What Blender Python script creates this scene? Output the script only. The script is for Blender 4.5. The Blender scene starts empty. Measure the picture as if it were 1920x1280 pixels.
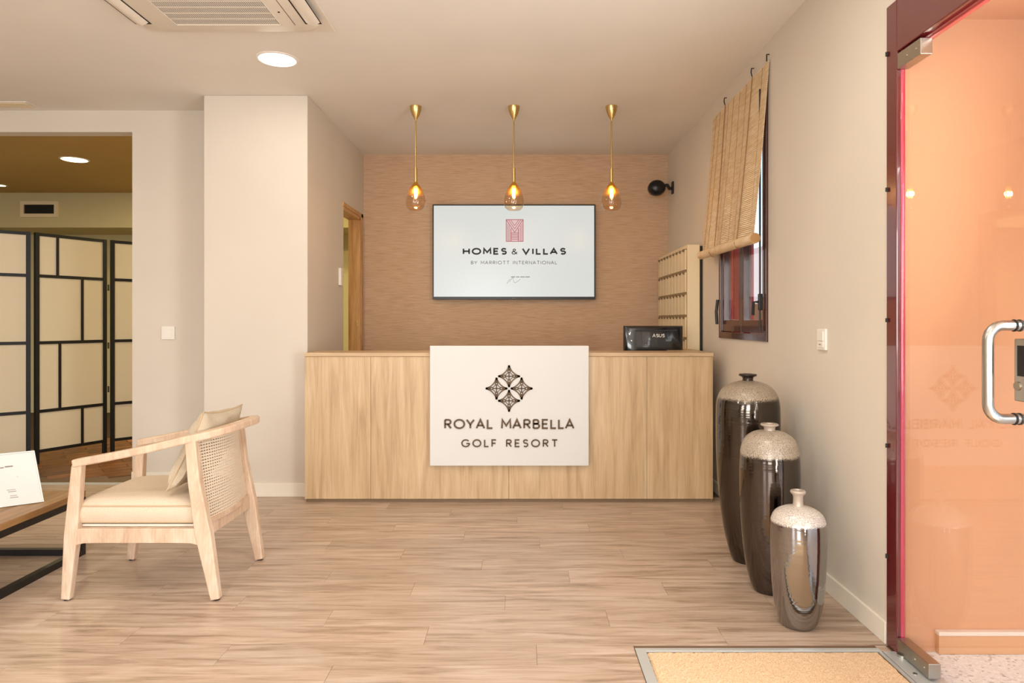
import bpy, bmesh, math, random
from mathutils import Vector, Matrix
random.seed(7)
C = bpy.context.scene.collection
S = bpy.context.scene
PI = math.pi

# ------------------------------------------------------------------ camera
cam = bpy.data.cameras.new('camera'); camo = bpy.data.objects.new('camera', cam); C.objects.link(camo)
camo.location = (0, 0, 1.30); camo.rotation_euler = (PI/2, 0, 0)
cam.lens = 24.0; cam.sensor_width = 36.0
cam.shift_x = -16/1920; cam.shift_y = -40/1920
cam.clip_start = 0.05
S.camera = camo

# ------------------------------------------------------------------ world, exposure, lights
S.view_settings.view_transform = 'Standard'; S.view_settings.look = 'None'
S.view_settings.exposure = 0.06; S.view_settings.gamma = 1.0
S.view_settings.use_curve_mapping = False
w = bpy.data.worlds.new('world'); S.world = w; w.use_nodes = True
nt = w.node_tree; nt.nodes.clear()
sky = nt.nodes.new('ShaderNodeTexSky'); sky.sky_type = 'NISHITA'
sky.sun_disc = False; sky.sun_elevation = math.radians(48); sky.sun_rotation = math.radians(200)
sky.dust_density = 2.5
bg = nt.nodes.new('ShaderNodeBackground'); wo = nt.nodes.new('ShaderNodeOutputWorld')
bg.inputs['Strength'].default_value = 0.38
nt.links.new(sky.outputs[0], bg.inputs['Color']); nt.links.new(bg.outputs[0], wo.inputs['Surface'])

def area(name, loc, rot, sx, sy, power, col=(1, 1, 1), spread=None):
    l = bpy.data.lights.new(name, 'AREA'); l.shape = 'RECTANGLE'; l.size = sx; l.size_y = sy
    l.energy = power; l.color = col
    if spread: l.spread = spread
    o = bpy.data.objects.new(name, l); C.objects.link(o); o.location = loc; o.rotation_euler = rot
    return o
# daylight through the glazing behind the camera
area('window_daylight', (-0.9, -3.25, 1.45), (PI/2+0.55, 0, 0), 1.5, 2.3, 140, (0.95, 0.975, 1.0))
area('window_daylight', (-3.9, -3.25, 1.45), (PI/2+0.55, 0, 0), 1.5, 2.3, 80, (0.95, 0.975, 1.0))
# daylight falling through the glazed entrance
area('entrance_daylight', (1.68, 0.98, 1.20), (0, math.radians(112), 0), 2.0, 1.3, 120, (0.97, 0.985, 1.0))
# lobby ceiling lamps (one with a fitting, the rest unseen, added for even light)
def disc(name, loc, r, power, col):
    l = bpy.data.lights.new(name, 'AREA'); l.shape = 'DISK'; l.size = 2*r; l.energy = power; l.color = col
    o = bpy.data.objects.new(name, l); C.objects.link(o); o.location = loc
    return o
WARM = (1.0, 0.93, 0.83)
DL = [(-1.548, 4.345, 4.5), (0.35, 2.4, 13), (-1.548, 1.6, 14), (0.35, 0.2, 14), (-3.6, 2.6, 12), (-3.6, 0.2, 14), (-1.6, -1.4, 14)]
for x, y, p in DL:
    disc('lamp_and_fill_light', (x, y, 2.94), 0.11, p, WARM)
disc('back_room_light', (-4.58, 7.01, 2.93), 0.11, 20, (1.0, 0.82, 0.48))
disc('back_room_light', (-3.6, 8.2, 2.93), 0.11, 30, (1.0, 0.84, 0.50))
disc('back_room_light', (-2.3, 7.4, 2.93), 0.11, 32, (1.0, 0.88, 0.50))

# ------------------------------------------------------------------ materials
def srgb(r, g, b):
    f = lambda c: (c/255/12.92) if c/255 <= 0.04045 else ((c/255+0.055)/1.055)**2.4
    return (f(r), f(g), f(b), 1)
def mat(name, col, rough=0.5, metal=0.0, spec=None, emit=None, estr=1.0, coat=0.0):
    m = bpy.data.materials.new(name); m.use_nodes = True
    b = m.node_tree.nodes['Principled BSDF']
    b.inputs['Base Color'].default_value = col; b.inputs['Roughness'].default_value = rough
    b.inputs['Metallic'].default_value = metal
    if spec is not None: b.inputs['Specular IOR Level'].default_value = spec
    if coat: b.inputs['Coat Weight'].default_value = coat
    if emit: b.inputs['Emission Color'].default_value = emit; b.inputs['Emission Strength'].default_value = estr
    return m
def N(m, t, **kw):
    n = m.node_tree.nodes.new(t)
    for k, v in kw.items(): setattr(n, k, v)
    return n
def L(m, a, b): m.node_tree.links.new(a, b)
def bsdf(m): return m.node_tree.nodes['Principled BSDF']
def coords(m, scale=(1, 1, 1), rnd=0.0, kind='Object', rot=(0, 0, 0)):
    tc = N(m, 'ShaderNodeTexCoord'); mp = N(m, 'ShaderNodeMapping')
    mp.inputs['Scale'].default_value = scale; mp.inputs['Rotation'].default_value = rot
    L(m, tc.outputs[kind], mp.inputs['Vector'])
    if rnd:
        oi = N(m, 'ShaderNodeObjectInfo'); mu = N(m, 'ShaderNodeMath', operation='MULTIPLY'); mu.inputs[1].default_value = rnd
        L(m, oi.outputs['Random'], mu.inputs[0])
        cx = N(m, 'ShaderNodeCombineXYZ')
        for i in range(3): L(m, mu.outputs[0], cx.inputs[i])
        L(m, cx.outputs[0], mp.inputs['Location'])
    return mp.outputs[0]
def noise(m, vec, scale, detail=4, rough=0.5, dist=0.0):
    n = N(m, 'ShaderNodeTexNoise'); n.inputs['Scale'].default_value = scale; n.inputs['Detail'].default_value = detail
    n.inputs['Roughness'].default_value = rough; n.inputs['Distortion'].default_value = dist
    L(m, vec, n.inputs['Vector']); return n.outputs['Fac']
def ramp(m, fac, stops):
    r = N(m, 'ShaderNodeValToRGB'); e = r.color_ramp.elements
    e[0].position, e[0].color = stops[0]; e[1].position, e[1].color = stops[-1]
    for p, c in stops[1:-1]:
        x = e.new(p); x.color = c
    L(m, fac, r.inputs['Fac']); return r.outputs['Color']
def mix(m, a, b, fac, mode='MIX'):
    n = N(m, 'ShaderNodeMix', data_type='RGBA', blend_type=mode)
    if isinstance(fac, float): n.inputs['Factor'].default_value = fac
    else: L(m, fac, n.inputs['Factor'])
    for s, v in (('A', a), ('B', b)):
        i = [q for q in n.inputs if q.name == s and q.type == 'RGBA'][0]
        if isinstance(v, tuple): i.default_value = v
        else: L(m, v, i)
    return [q for q in n.outputs if q.type == 'RGBA'][0]
def bump(m, fac, strength=0.2, dist=0.01):
    b = N(m, 'ShaderNodeBump'); b.inputs['Strength'].default_value = strength; b.inputs['Distance'].default_value = dist
    L(m, fac, b.inputs['Height']); L(m, b.outputs[0], bsdf(m).inputs['Normal'])

def wood(name, dark, mid, light, grain=(1, 14, 14), rough=0.45, tint=0.0, rnd=30.0, nscale=3.0, knots=True):
    m = mat(name, mid, rough)
    v = coords(m, grain, rnd)
    a = noise(m, v, nscale, 6, 0.6, 0.6)
    col = ramp(m, a, [(0.28, dark), (0.5, mid), (0.72, light)])
    v2 = coords(m, tuple(g*6 if g > 2 else g*1.5 for g in grain), rnd)
    b = noise(m, v2, nscale*1.6, 3, 0.6)
    f = ramp(m, b, [(0.3, (0.80, 0.79, 0.77, 1)), (0.6, (1.0, 1.0, 1.0, 1))])
    col = mix(m, col, f, 0.75, 'MULTIPLY')
    if tint:
        oi = N(m, 'ShaderNodeObjectInfo')
        t = ramp(m, oi.outputs['Random'], [(0.0, (1-tint, 1-tint, 1-tint*1.05, 1)), (1.0, (1.0, 1.0, 1.0, 1))])
        col = mix(m, col, t, 1.0, 'MULTIPLY')
    L(m, col, bsdf(m).inputs['Base Color'])
    bump(m, b, 0.08, 0.002)
    return m
def plaster(name, col, bs=0.10, sc=40, rough=0.85):
    m = mat(name, col, rough, spec=0.25)
    v = coords(m)
    a = noise(m, v, 1.3, 3); c2 = tuple(c*0.955 for c in col[:3])+(1,)
    L(m, mix(m, c2, col, ramp(m, a, [(0.35, (0, 0, 0, 1)), (0.65, (1, 1, 1, 1))])), bsdf(m).inputs['Base Color'])
    bump(m, noise(m, v, sc, 5, 0.6), bs, 0.004)
    return m
def thin_fresnel(m, ior):
    # the same reflectance on the front and the back face of a thin sheet
    ge = N(m, 'ShaderNodeNewGeometry'); mp = N(m, 'ShaderNodeMapRange'); mp.inputs['To Min'].default_value = ior; mp.inputs['To Max'].default_value = 1/ior
    L(m, ge.outputs['Backfacing'], mp.inputs['Value']); f = N(m, 'ShaderNodeFresnel'); L(m, mp.outputs[0], f.inputs['IOR']); return f
def glass(name, tint=(1, 1, 1, 1), ior=1.45, gcol=(1, 1, 1, 1)):
    m = bpy.data.materials.new(name); m.use_nodes = True; m.node_tree.nodes.clear()
    t = N(m, 'ShaderNodeBsdfTransparent'); t.inputs[0].default_value = tint
    g = N(m, 'ShaderNodeBsdfGlossy'); g.inputs['Roughness'].default_value = 0.0; g.inputs['Color'].default_value = gcol
    f = thin_fresnel(m, ior)
    mx = N(m, 'ShaderNodeMixShader'); o = N(m, 'ShaderNodeOutputMaterial')
    L(m, f.outputs[0], mx.inputs[0]); L(m, t.outputs[0], mx.inputs[1]); L(m, g.outputs[0], mx.inputs[2]); L(m, mx.outputs[0], o.inputs[0])
    return m

M = {}
M['wall'] = plaster('wall_paint', srgb(218, 208, 194))
M['ceil'] = plaster('ceiling_paint', srgb(238, 232, 222), 0.04)
M['backwall'] = plaster('back_room_wall_yellow', srgb(206, 194, 150))  # even pale yellow tone
M['backceil'] = plaster('back_room_ceiling_yellow', srgb(204, 172, 112), 0.05)  # even yellow tone, stronger than on the lobby ceiling
M['skirting'] = mat('skirting_paint', srgb(236, 228, 212), 0.4)
M['oakfloor'] = wood('oak_floor', srgb(150, 126, 104), srgb(198, 172, 150), srgb(216, 196, 178), (1.2, 12, 12), 0.33, 0.12, 40, 2.2)
M['oakdesk'] = wood('oak_laminate', srgb(182, 150, 112), srgb(206, 175, 134), srgb(220, 193, 154), (9, 9, 0.7), 0.42, 0.0, 20, 2.0)
M['oaktop'] = wood('oak_edge', srgb(182, 150, 112), srgb(204, 172, 132), srgb(216, 188, 150), (0.9, 13, 13), 0.42, 0.0, 20, 2.0)
M['tablewood'] = wood('table_oak', srgb(128, 92, 52), srgb(158, 118, 72), srgb(180, 140, 92), (12, 1, 12), 0.4, 0, 20, 2.0)
M['whitewood'] = wood('whitewashed_wood', srgb(198, 164, 136), srgb(218, 190, 163), srgb(232, 210, 188), (6, 6, 2), 0.55, 0, 20, 2.4)
M['doorwood'] = wood('pine_trim', srgb(176, 128, 76), srgb(206, 158, 100), srgb(222, 178, 122), (12, 12, 1), 0.4, 0, 20, 2.0)
M['browntile'] = wood('brown_tile', srgb(84, 46, 18), srgb(140, 84, 38), srgb(176, 114, 60), (2, 2, 2), 0.38, 0.35, 40, 2.0)
M['grout'] = mat('grout', srgb(70, 48, 28), 0.8)
M['seam'] = mat('plank_seam', srgb(120, 96, 72), 0.7)
M['black'] = mat('black_lacquer', srgb(8, 7, 7), 0.55)
M['blacksteel'] = mat('black_steel', srgb(16, 14, 13), 0.45)
M['blackplastic'] = mat('black_plastic', srgb(10, 10, 11), 0.35)
M['glossblack'] = mat('gloss_black', srgb(16, 17, 18), 0.22, coat=0.6)
M['white'] = mat('white_plastic', srgb(238, 232, 222), 0.35)
M['signwhite'] = mat('sign_white', srgb(218, 216, 212), 0.45)
M['ac'] = mat('air_unit_white', srgb(232, 222, 206), 0.4)
M['acdark'] = mat('air_unit_dark', srgb(44, 38, 30), 0.8)
M['acgrey'] = mat('air_filter', srgb(84, 74, 62), 0.8)
M['bronze'] = mat('bronze_letter', srgb(88, 68, 46), 0.4, 0.5)
M['brass'] = mat('brass', srgb(214, 186, 122), 0.25, 1.0)
M['cream'] = mat('cream_lacquer', srgb(232, 214, 178), 0.45)
M['creamline'] = mat('cabinet_gap', srgb(168, 144, 104), 0.6)
M['creamdark'] = mat('key_slot', srgb(120, 96, 62), 0.6)
M['steel'] = mat('brushed_steel', srgb(190, 188, 182), 0.27, 1.0)
M['satin'] = mat('satin_metal', srgb(178, 170, 155), 0.32, 1.0)
M['alu'] = mat('aluminium', srgb(206, 210, 208), 0.4, 0.45)
M['brownframe'] = mat('brown_frame', srgb(74, 34, 26), 0.2, coat=0.5)
M['redframe'] = mat('red_frame', srgb(196, 46, 60), 0.15, coat=1.0)
M['pinkframe'] = mat('glossy_red_profile', srgb(186, 52, 78), 0.22, coat=1.0)
M['doorframe'] = mat('maroon_frame', srgb(98, 30, 32), 0.18, coat=1.0)
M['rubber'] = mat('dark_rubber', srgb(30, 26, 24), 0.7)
M['screenwhite'] = mat('lit_screen', srgb(20, 20, 20), 0.25, emit=srgb(226, 228, 223), estr=0.82)
M['scrtext'] = mat('screen_text_dark', srgb(30, 32, 32), 0.6, emit=srgb(40, 42, 42), estr=0.5)
M['scrgrey'] = mat('screen_text_grey', srgb(110, 112, 112), 0.6, emit=srgb(120, 122, 120), estr=0.6)
M['scrpink'] = mat('screen_pink', srgb(30, 20, 20), 0.4, emit=srgb(226, 196, 196), estr=0.85)
M['scrred'] = mat('screen_red', srgb(30, 10, 12), 0.4, emit=srgb(178, 84, 92), estr=0.85)
M['greyink'] = mat('grey_ink', srgb(135, 128, 120), 0.8)
M['lamp'] = mat('lamp_diffuser', srgb(255, 250, 240), 0.5, emit=(1.0, 0.93, 0.80, 1), estr=3.0)
M['lampyellow'] = mat('lamp_diffuser_warm', srgb(255, 240, 200), 0.5, emit=(1.0, 0.86, 0.55, 1), estr=3.0)
M['filament'] = mat('filament', srgb(255, 220, 150), 0.5, emit=(1.0, 0.62, 0.22, 1), estr=28.0)
M['glass'] = glass('clear_glass', (0.985, 0.985, 0.98, 1), 1.27)
M['bulbglass'] = glass('bulb_glass', (0.98, 0.90, 0.74, 1), 1.3)
# pendant glass: gold plating fading into clear glass, by its height on the drop
m = bpy.data.materials.new('gilded_glass'); m.use_nodes = True; m.node_tree.nodes.clear(); M['gildglass'] = m
t = N(m, 'ShaderNodeBsdfTransparent'); t.inputs[0].default_value = (0.93, 0.82, 0.68, 1)
g = N(m, 'ShaderNodeBsdfGlossy'); g.inputs['Roughness'].default_value = 0.02
f = thin_fresnel(m, 1.6)
mx = N(m, 'ShaderNodeMixShader'); L(m, f.outputs[0], mx.inputs[0]); L(m, t.outputs[0], mx.inputs[1]); L(m, g.outputs[0], mx.inputs[2])
gold = N(m, 'ShaderNodeBsdfPrincipled'); gold.inputs['Base Color'].default_value = srgb(232, 178, 80); gold.inputs['Metallic'].default_value = 1; gold.inputs['Roughness'].default_value = 0.25
sx = N(m, 'ShaderNodeSeparateXYZ'); tc = N(m, 'ShaderNodeTexCoord'); L(m, tc.outputs['Generated'], sx.inputs[0])
mr = N(m, 'ShaderNodeMapRange'); mr.inputs['From Min'].default_value = 0.52; mr.inputs['From Max'].default_value = 0.86
L(m, sx.outputs['Z'], mr.inputs['Value'])
mx2 = N(m, 'ShaderNodeMixShader'); L(m, mr.outputs[0], mx2.inputs[0]); L(m, mx.outputs[0], mx2.inputs[1]); L(m, gold.outputs[0], mx2.inputs[2])
o = N(m, 'ShaderNodeOutputMaterial'); L(m, mx2.outputs[0], o.inputs[0])
# grasscloth wallpaper
m = mat('grasscloth', srgb(186, 150, 116), 0.8, spec=0.2); M['grass'] = m
v = coords(m, (2.2, 1, 60)); a = noise(m, v, 3.0, 5, 0.65)
col = ramp(m, a, [(0.30, srgb(184, 152, 122)), (0.5, srgb(204, 172, 142)), (0.70, srgb(216, 188, 160))])
L(m, col, bsdf(m).inputs['Base Color']); bump(m, a, 0.35, 0.004)
# coir
m = mat('coir', srgb(222, 180, 132), 0.95, spec=0.1); M['coir'] = m
v = coords(m); a = noise(m, v, 260, 4, 0.6)
L(m, ramp(m, a, [(0.32, srgb(196, 156, 112)), (0.52, srgb(228, 196, 158)), (0.72, srgb(242, 220, 190))]), bsdf(m).inputs['Base Color']); bump(m, a, 0.4, 0.004)
# linen
def linen(name, c1, c2):
    m = mat(name, c1, 0.9, spec=0.15)
    v = coords(m, (1, 1, 1)); a = noise(m, v, 220, 3, 0.6); b = noise(m, v, 6, 3)
    L(m, mix(m, ramp(m, a, [(0.3, c2), (0.7, c1)]), c2, ramp(m, b, [(0.45, (0, 0, 0, 1)), (0.8, (0.5, 0.5, 0.5, 1))])), bsdf(m).inputs['Base Color']); bump(m, a, 0.25, 0.002)
    return m
M['linen'] = linen('cushion_linen', srgb(222, 204, 180), srgb(208, 188, 164))
M['pillow'] = linen('pillow_linen', srgb(208, 194, 170), srgb(190, 174, 150))
M['piping'] = mat('piping_cord', srgb(196, 170, 138), 0.9)
M['cane'] = mat('cane_strand', srgb(224, 206, 182), 0.6)
# bamboo
m = mat('bamboo', srgb(222, 180, 126), 0.5); M['bamboo'] = m
v = coords(m, (30, 3, 3), 25); a = noise(m, v, 3, 4)
c = ramp(m, a, [(0.3, srgb(216, 184, 138)), (0.7, srgb(242, 220, 184))])
L(m, c, bsdf(m).inputs['Base Color'])
M['bambooend'] = mat('bamboo_ends', srgb(196, 150, 96), 0.7)
M['cord'] = mat('brown_cord', srgb(150, 112, 74), 0.8)
# stucco outside
M['stucco'] = plaster('orange_stucco', srgb(208, 152, 114), 0.30, 26, 0.9)
M['paleplaster'] = plaster('pale_render', srgb(236, 214, 206), 0.2)
M['outertrim'] = mat('outer_skirting', srgb(206, 152, 108), 0.6)
M['outertop'] = mat('outer_skirting_top', srgb(226, 206, 188), 0.6)
m = mat('speckled_stone', srgb(206, 202, 192), 0.6); M['stone'] = m
v = coords(m); vo = N(m, 'ShaderNodeTexVoronoi'); vo.inputs['Scale'].default_value = 110; L(m, v, vo.inputs['Vector'])
sr = N(m, 'ShaderNodeSeparateColor'); L(m, vo.outputs['Color'], sr.inputs[0])
L(m, ramp(m, sr.outputs[0], [(0.0, srgb(176, 168, 158)), (0.12, srgb(218, 214, 208)), (1.0, srgb(236, 234, 230))]), bsdf(m).inputs['Base Color']); bump(m, vo.outputs['Distance'], 0.3, 0.004)
M['paper'] = mat('rice_paper', srgb(222, 208, 180), 0.9, spec=0.1)
# ceramic glaze: mirror-like dark body with a speckled pale shoulder that runs down unevenly
def glaze(name, body, sh1, sh2, z0, rough=0.09):
    m = mat(name, body, rough, 1.0)
    tc = N(m, 'ShaderNodeTexCoord'); sx = N(m, 'ShaderNodeSeparateXYZ'); L(m, tc.outputs['Generated'], sx.inputs[0])
    v = coords(m); big = noise(m, v, 5, 2); fine = noise(m, v, 230, 3, 0.7)
    a = N(m, 'ShaderNodeMath', operation='MULTIPLY_ADD'); L(m, big, a.inputs[0]); a.inputs[1].default_value = 0.05; L(m, sx.outputs['Z'], a.inputs[2])
    b = N(m, 'ShaderNodeMath', operation='MULTIPLY_ADD'); L(m, fine, b.inputs[0]); b.inputs[1].default_value = 0.055; L(m, a.outputs[0], b.inputs[2])
    mr = N(m, 'ShaderNodeMapRange'); mr.inputs['From Min'].default_value = z0+0.045; mr.inputs['From Max'].default_value = z0+0.062; L(m, b.outputs[0], mr.inputs['Value'])
    sp = ramp(m, fine, [(0.36, sh2), (0.56, sh1)])
    L(m, mix(m, body, sp, mr.outputs[0]), bsdf(m).inputs['Base Color'])
    inv = N(m, 'ShaderNodeMath', operation='MULTIPLY_ADD'); L(m, mr.outputs[0], inv.inputs[0]); inv.inputs[1].default_value = -0.92; inv.inputs[2].default_value = 1.0
    L(m, inv.outputs[0], bsdf(m).inputs['Metallic'])
    ro = N(m, 'ShaderNodeMath', operation='MULTIPLY_ADD'); L(m, mr.outputs[0], ro.inputs[0]); ro.inputs[1].default_value = 0.22; ro.inputs[2].default_value = rough
    L(m, ro.outputs[0], bsdf(m).inputs['Roughness'])
    # faint throwing rings
    vr = coords(m, (0.4, 0.4, 16)); bump(m, noise(m, vr, 2.5, 3), 0.12, 0.01)
    return m
M['glaze_tall'] = glaze('dark_glaze_tall', srgb(88, 82, 76), srgb(170, 156, 136), srgb(112, 92, 78), 0.902)
M['glaze_mid'] = glaze('dark_glaze_middle', srgb(98, 91, 87), srgb(186, 174, 156), srgb(118, 98, 84), 0.85)
M['glaze_small'] = glaze('silver_glaze', srgb(158, 157, 156), srgb(222, 214, 204), srgb(160, 144, 132), 0.872, 0.07)
M['darklip'] = mat('dark_lip', srgb(66, 58, 52), 0.25, 0.7)
M['palelip'] = mat('pale_lip', srgb(186, 172, 156), 0.3, 0.2)

# ------------------------------------------------------------------ geometry helpers
ORG = {}
class MB:
    def __init__(s): s.v = []; s.f = []; s.sm = False
    def quad(s, *p): n = len(s.v); s.v += [Vector(q) for q in p]; s.f.append(tuple(range(n, n+len(p)))); return s
    def box(s, x0, x1, y0, y1, z0, z1):
        n = len(s.v)
        s.v += [Vector((x, y, z)) for z in (z0, z1) for y in (y0, y1) for x in (x0, x1)]
        s.f += [tuple(n+i for i in f) for f in ((0, 2, 3, 1), (4, 5, 7, 6), (0, 1, 5, 4), (2, 6, 7, 3), (0, 4, 6, 2), (1, 3, 7, 5))]
        return s
    def sweep(s, pts, sec, up=(0, 0, 1), nseg=4, closed=False, caps=True):
        """sec: one (w,h) or a list; nseg 4 = rectangle, more = ellipse"""
        pts = [Vector(p) for p in pts]; k = len(pts); up = Vector(up); base = len(s.v)
        if not isinstance(sec, list): sec = [sec]*k
        for i, p in enumerate(pts):
            if closed: t = pts[(i+1) % k]-pts[i-1]
            else: t = pts[min(i+1, k-1)]-pts[max(i-1, 0)]
            t.normalize(); sd = t.cross(up)
            if sd.length < 1e-4: sd = t.cross(Vector((0, 1, 0)))
            sd.normalize(); u = sd.cross(t)
            w, h = sec[i]
            if nseg == 4: ring = [(-.5, -.5), (.5, -.5), (.5, .5), (-.5, .5)]
            else: ring = [(math.cos(2*PI*j/nseg)/2, math.sin(2*PI*j/nseg)/2) for j in range(nseg)]
            sc = 1.0
            if nseg == 4 and 0 < i < k-1:
                a = (pts[i]-pts[i-1]).normalized(); c = max(0.3, abs(a.dot(t))); sc = 1/c
            for a, b in ring: s.v.append(p+sd*a*w*(sc if abs(sc) < 1.5 else 1)+u*b*h)
        for i in range(k if closed else k-1):
            for j in range(nseg):
                a = base+i*nseg+j; b = base+i*nseg+(j+1) % nseg
                i2 = (i+1) % k
                c = base+i2*nseg+(j+1) % nseg; d = base+i2*nseg+j
                s.f.append((a, b, c, d))
        if caps and not closed:
            s.f.append(tuple(base+j for j in reversed(range(nseg)))); s.f.append(tuple(base+(k-1)*nseg+j for j in range(nseg)))
        return s
    def tube(s, pts, r, n=10, up=(0, 0, 1), closed=False): s.sweep(pts, (2*r, 2*r), up, n, closed); s.sm = True; return s
    def lathe(s, prof, cx, cy, n=40, z0=0.0):
        base = len(s.v)
        for r, z in prof:
            for j in range(n):
                a = 2*PI*j/n; s.v.append(Vector((cx+r*math.cos(a), cy+r*math.sin(a), z0+z)))
        for i in range(len(prof)-1):
            for j in range(n):
                s.f.append((base+i*n+j, base+i*n+(j+1) % n, base+(i+1)*n+(j+1) % n, base+(i+1)*n+j))
        if prof[0][0] > 1e-4: s.f.append(tuple(base+j for j in reversed(range(n))))
        if prof[-1][0] > 1e-4: s.f.append(tuple(base+(len(prof)-1)*n+j for j in range(n)))
        s.sm = True; return s
    def ribbon(s, pts, w, org, U, V, d0, d1, closed=False):
        """flat stroke of width w; 2-D points on plane org + x*U + y*V, thickness d0..d1 along the plane normal"""
        p = [Vector((a, b)) for a, b in pts]; k = len(p); Nn = U.cross(V); base = len(s.v); rows = []
        for i in range(k):
            if closed: a, b = (p[i]-p[i-1]), (p[(i+1) % k]-p[i])
            else: a = p[i]-p[max(i-1, 0)] if i else p[1]-p[0]; b = p[i+1]-p[i] if i < k-1 else a
            a = a.normalized(); b = b.normalized(); na = Vector((-a.y, a.x)); nb = Vector((-b.y, b.x))
            m_ = (na+nb); m_ = m_.normalized() if m_.length > 1e-4 else na
            c = max(0.45, m_.dot(na)); off = m_*(w/2/c); rows.append((p[i]+off, p[i]-off))
        for l, r in rows:
            for q in (l, r):
                for d in (d0, d1): s.v.append(org+U*q.x+V*q.y+Nn*d)
        for i in range(k if closed else k-1):
            a = base+4*i; b = base+4*((i+1) % k)
            s.f += [(a+1, a+3, b+3, b+1), (a, b, b+2, a+2), (a, a+1, b+1, b), (a+2, b+2, b+3, a+3)]
        if not closed:
            a = base; s.f.append((a, a+2, a+3, a+1)); a = base+4*(k-1); s.f.append((a, a+1, a+3, a+2))
        return s
    def build(s, name, material, parent=None, origin=None, bevel=0.0, smooth=None, seg=2):
        if parent is not None: org = ORG[parent.name]
        elif origin is not None: org = Vector(origin)
        else:
            xs = [v.x for v in s.v]; ys = [v.y for v in s.v]; zs = [v.z for v in s.v]
            org = Vector(((min(xs)+max(xs))/2, (min(ys)+max(ys))/2, min(zs)))
        me = bpy.data.meshes.new(name); me.from_pydata([v-org for v in s.v], [], s.f); me.update()
        bm = bmesh.new(); bm.from_mesh(me); bmesh.ops.recalc_face_normals(bm, faces=bm.faces); bm.to_mesh(me); bm.free()
        me.materials.append(M[material] if isinstance(material, str) else material)
        o = bpy.data.objects.new(name, me); C.objects.link(o)
        sm = s.sm if smooth is None else smooth
        if sm:
            for p_ in me.polygons: p_.use_smooth = True
            try: me.set_sharp_from_angle(angle=math.radians(40))
            except Exception: pass
        if bevel:
            b = o.modifiers.new('bevel', 'BEVEL'); b.width = bevel; b.segments = seg; b.limit_method = 'ANGLE'
        if parent is not None: o.parent = parent
        else: o.location = org
        ORG[o.name] = org
        return o
def box(name, material, x0, x1, y0, y1, z0, z1, parent=None, bevel=0.0): return MB().box(x0, x1, y0, y1, z0, z1).build(name, material, parent, bevel=bevel)
def tag(o, label, cat, group=None):
    o['label'] = label; o['category'] = cat
    if group: o['group'] = group
    return o
def thing(name, loc, label, cat, group=None):
    o = bpy.data.objects.new(name, None); C.objects.link(o); o.location = loc; ORG[o.name] = Vector(loc); o.empty_display_size = 0.1
    return tag(o, label, cat, group)
def struct(o): o['kind'] = 'structure'; return o
def copy_thing(root, loc, label):
    r = root.copy(); C.objects.link(r); r.location = loc; r['label'] = label
    for ch in list(root.children):
        c = ch.copy(); C.objects.link(c); c.parent = r
        for g_ in list(ch.children):
            d = g_.copy(); C.objects.link(d); d.parent = c
    return r

F = 1280.0
def P(px, py, z):   # a photograph pixel at depth z
    return Vector(((px-976)/F*z, z, 1.3-(py-600)/F*z))
XR = 1.477; H = 2.96

# ------------------------------------------------------------------ room shell
# floor
fl = struct(box('floor', 'seam', -6.5, 1.52, -3.5, 6.9, -0.06, -0.004))
pw = 0.163; y = 2.572-5*pw; row = 0
while y < 5.40:
    y1 = min(y+pw, 5.405); x = -5.0-((row*0.37) % 1.0)*1.22; row += 1
    while x < XR:
        x1 = x+1.22
        xa, xb = max(x, -4.75), min(x1, XR-0.002)
        if y > 4.95 and xb > -1.55: xb = min(xb, -1.58)
        # doormat well cuts the boards
        segs = [(xa, xb)]
        if y < 2.70:
            segs = []
            if xa < 0.45: segs.append((xa, min(xb, 0.45)))
        for a, b in segs:
            if b-a > 0.03:
                box('floor_plank', 'oakfloor', a+0.0006, b-0.0006, y+0.0006, y1-0.0006, -0.004, 0, fl)
        x = x1
    y += pw
# strip between boards and mat well, and the parts outside the picture
y0 = 2.572-5*pw
s_ = MB().box(-6.5, -4.76, -3.5, 5.40, -0.004, -0.0005).box(-4.76, 1.47, -3.5, y0-0.002, -0.004, -0.0005).box(-1.55, 1.47, 5.42, 6.85, -0.004, -0.0005)
s_.build('plank_field', 'oakfloor', fl)['kind'] = 'stuff'
# ceiling
struct(box('ceiling', 'ceil', -8.5, 1.75, -3.6, 9.8, H, H+0.12))
# right wall with the window hole (window y 4.07-5.05, z 1.17-2.78)
wr = MB()
wr.box(XR, 1.70, 2.73, 4.07, 0, H).box(XR, 1.70, 5.05, 6.95, 0, H).box(XR, 1.70, 4.07, 5.05, 0, 1.17).box(XR, 1.70, 4.07, 5.05, 2.78, H)
wr.box(XR, 1.70, 0.85, 2.73, 2.55, H).box(XR, 1.70, -3.6, 0.85, 0, H)
struct(wr.build('wall_right', 'wall'))
struct(box('wall_back', 'grass', -1.70, XR, 6.85, 6.95, 0, H))
# nook left wall with doorway y 6.07-6.72, z..2.32 and the column
wl = MB().box(-1.67, -1.575, 5.50, 6.07, 0, H).box(-1.67, -1.575, 6.72, 6.85, 0, H).box(-1.67, -1.575, 6.07, 6.72, 2.32, H)
struct(wl.build('wall_nook_left', 'wall'))
struct(box('trim_1', 'wall', -2.339, -1.573, 5.04, 5.53, 0, H, bevel=0.006))
ORG['trim_1']
struct(MB().box(-3.077, -2.339, 5.41, 5.53, 0, H).box(-8.5, -3.077, 5.41, 5.53, 2.79, H).build('wall_left', 'wall'))
struct(box('wall_far_left', 'wall', -6.6, -6.5, -3.6, 5.41, 0, H))
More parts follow.
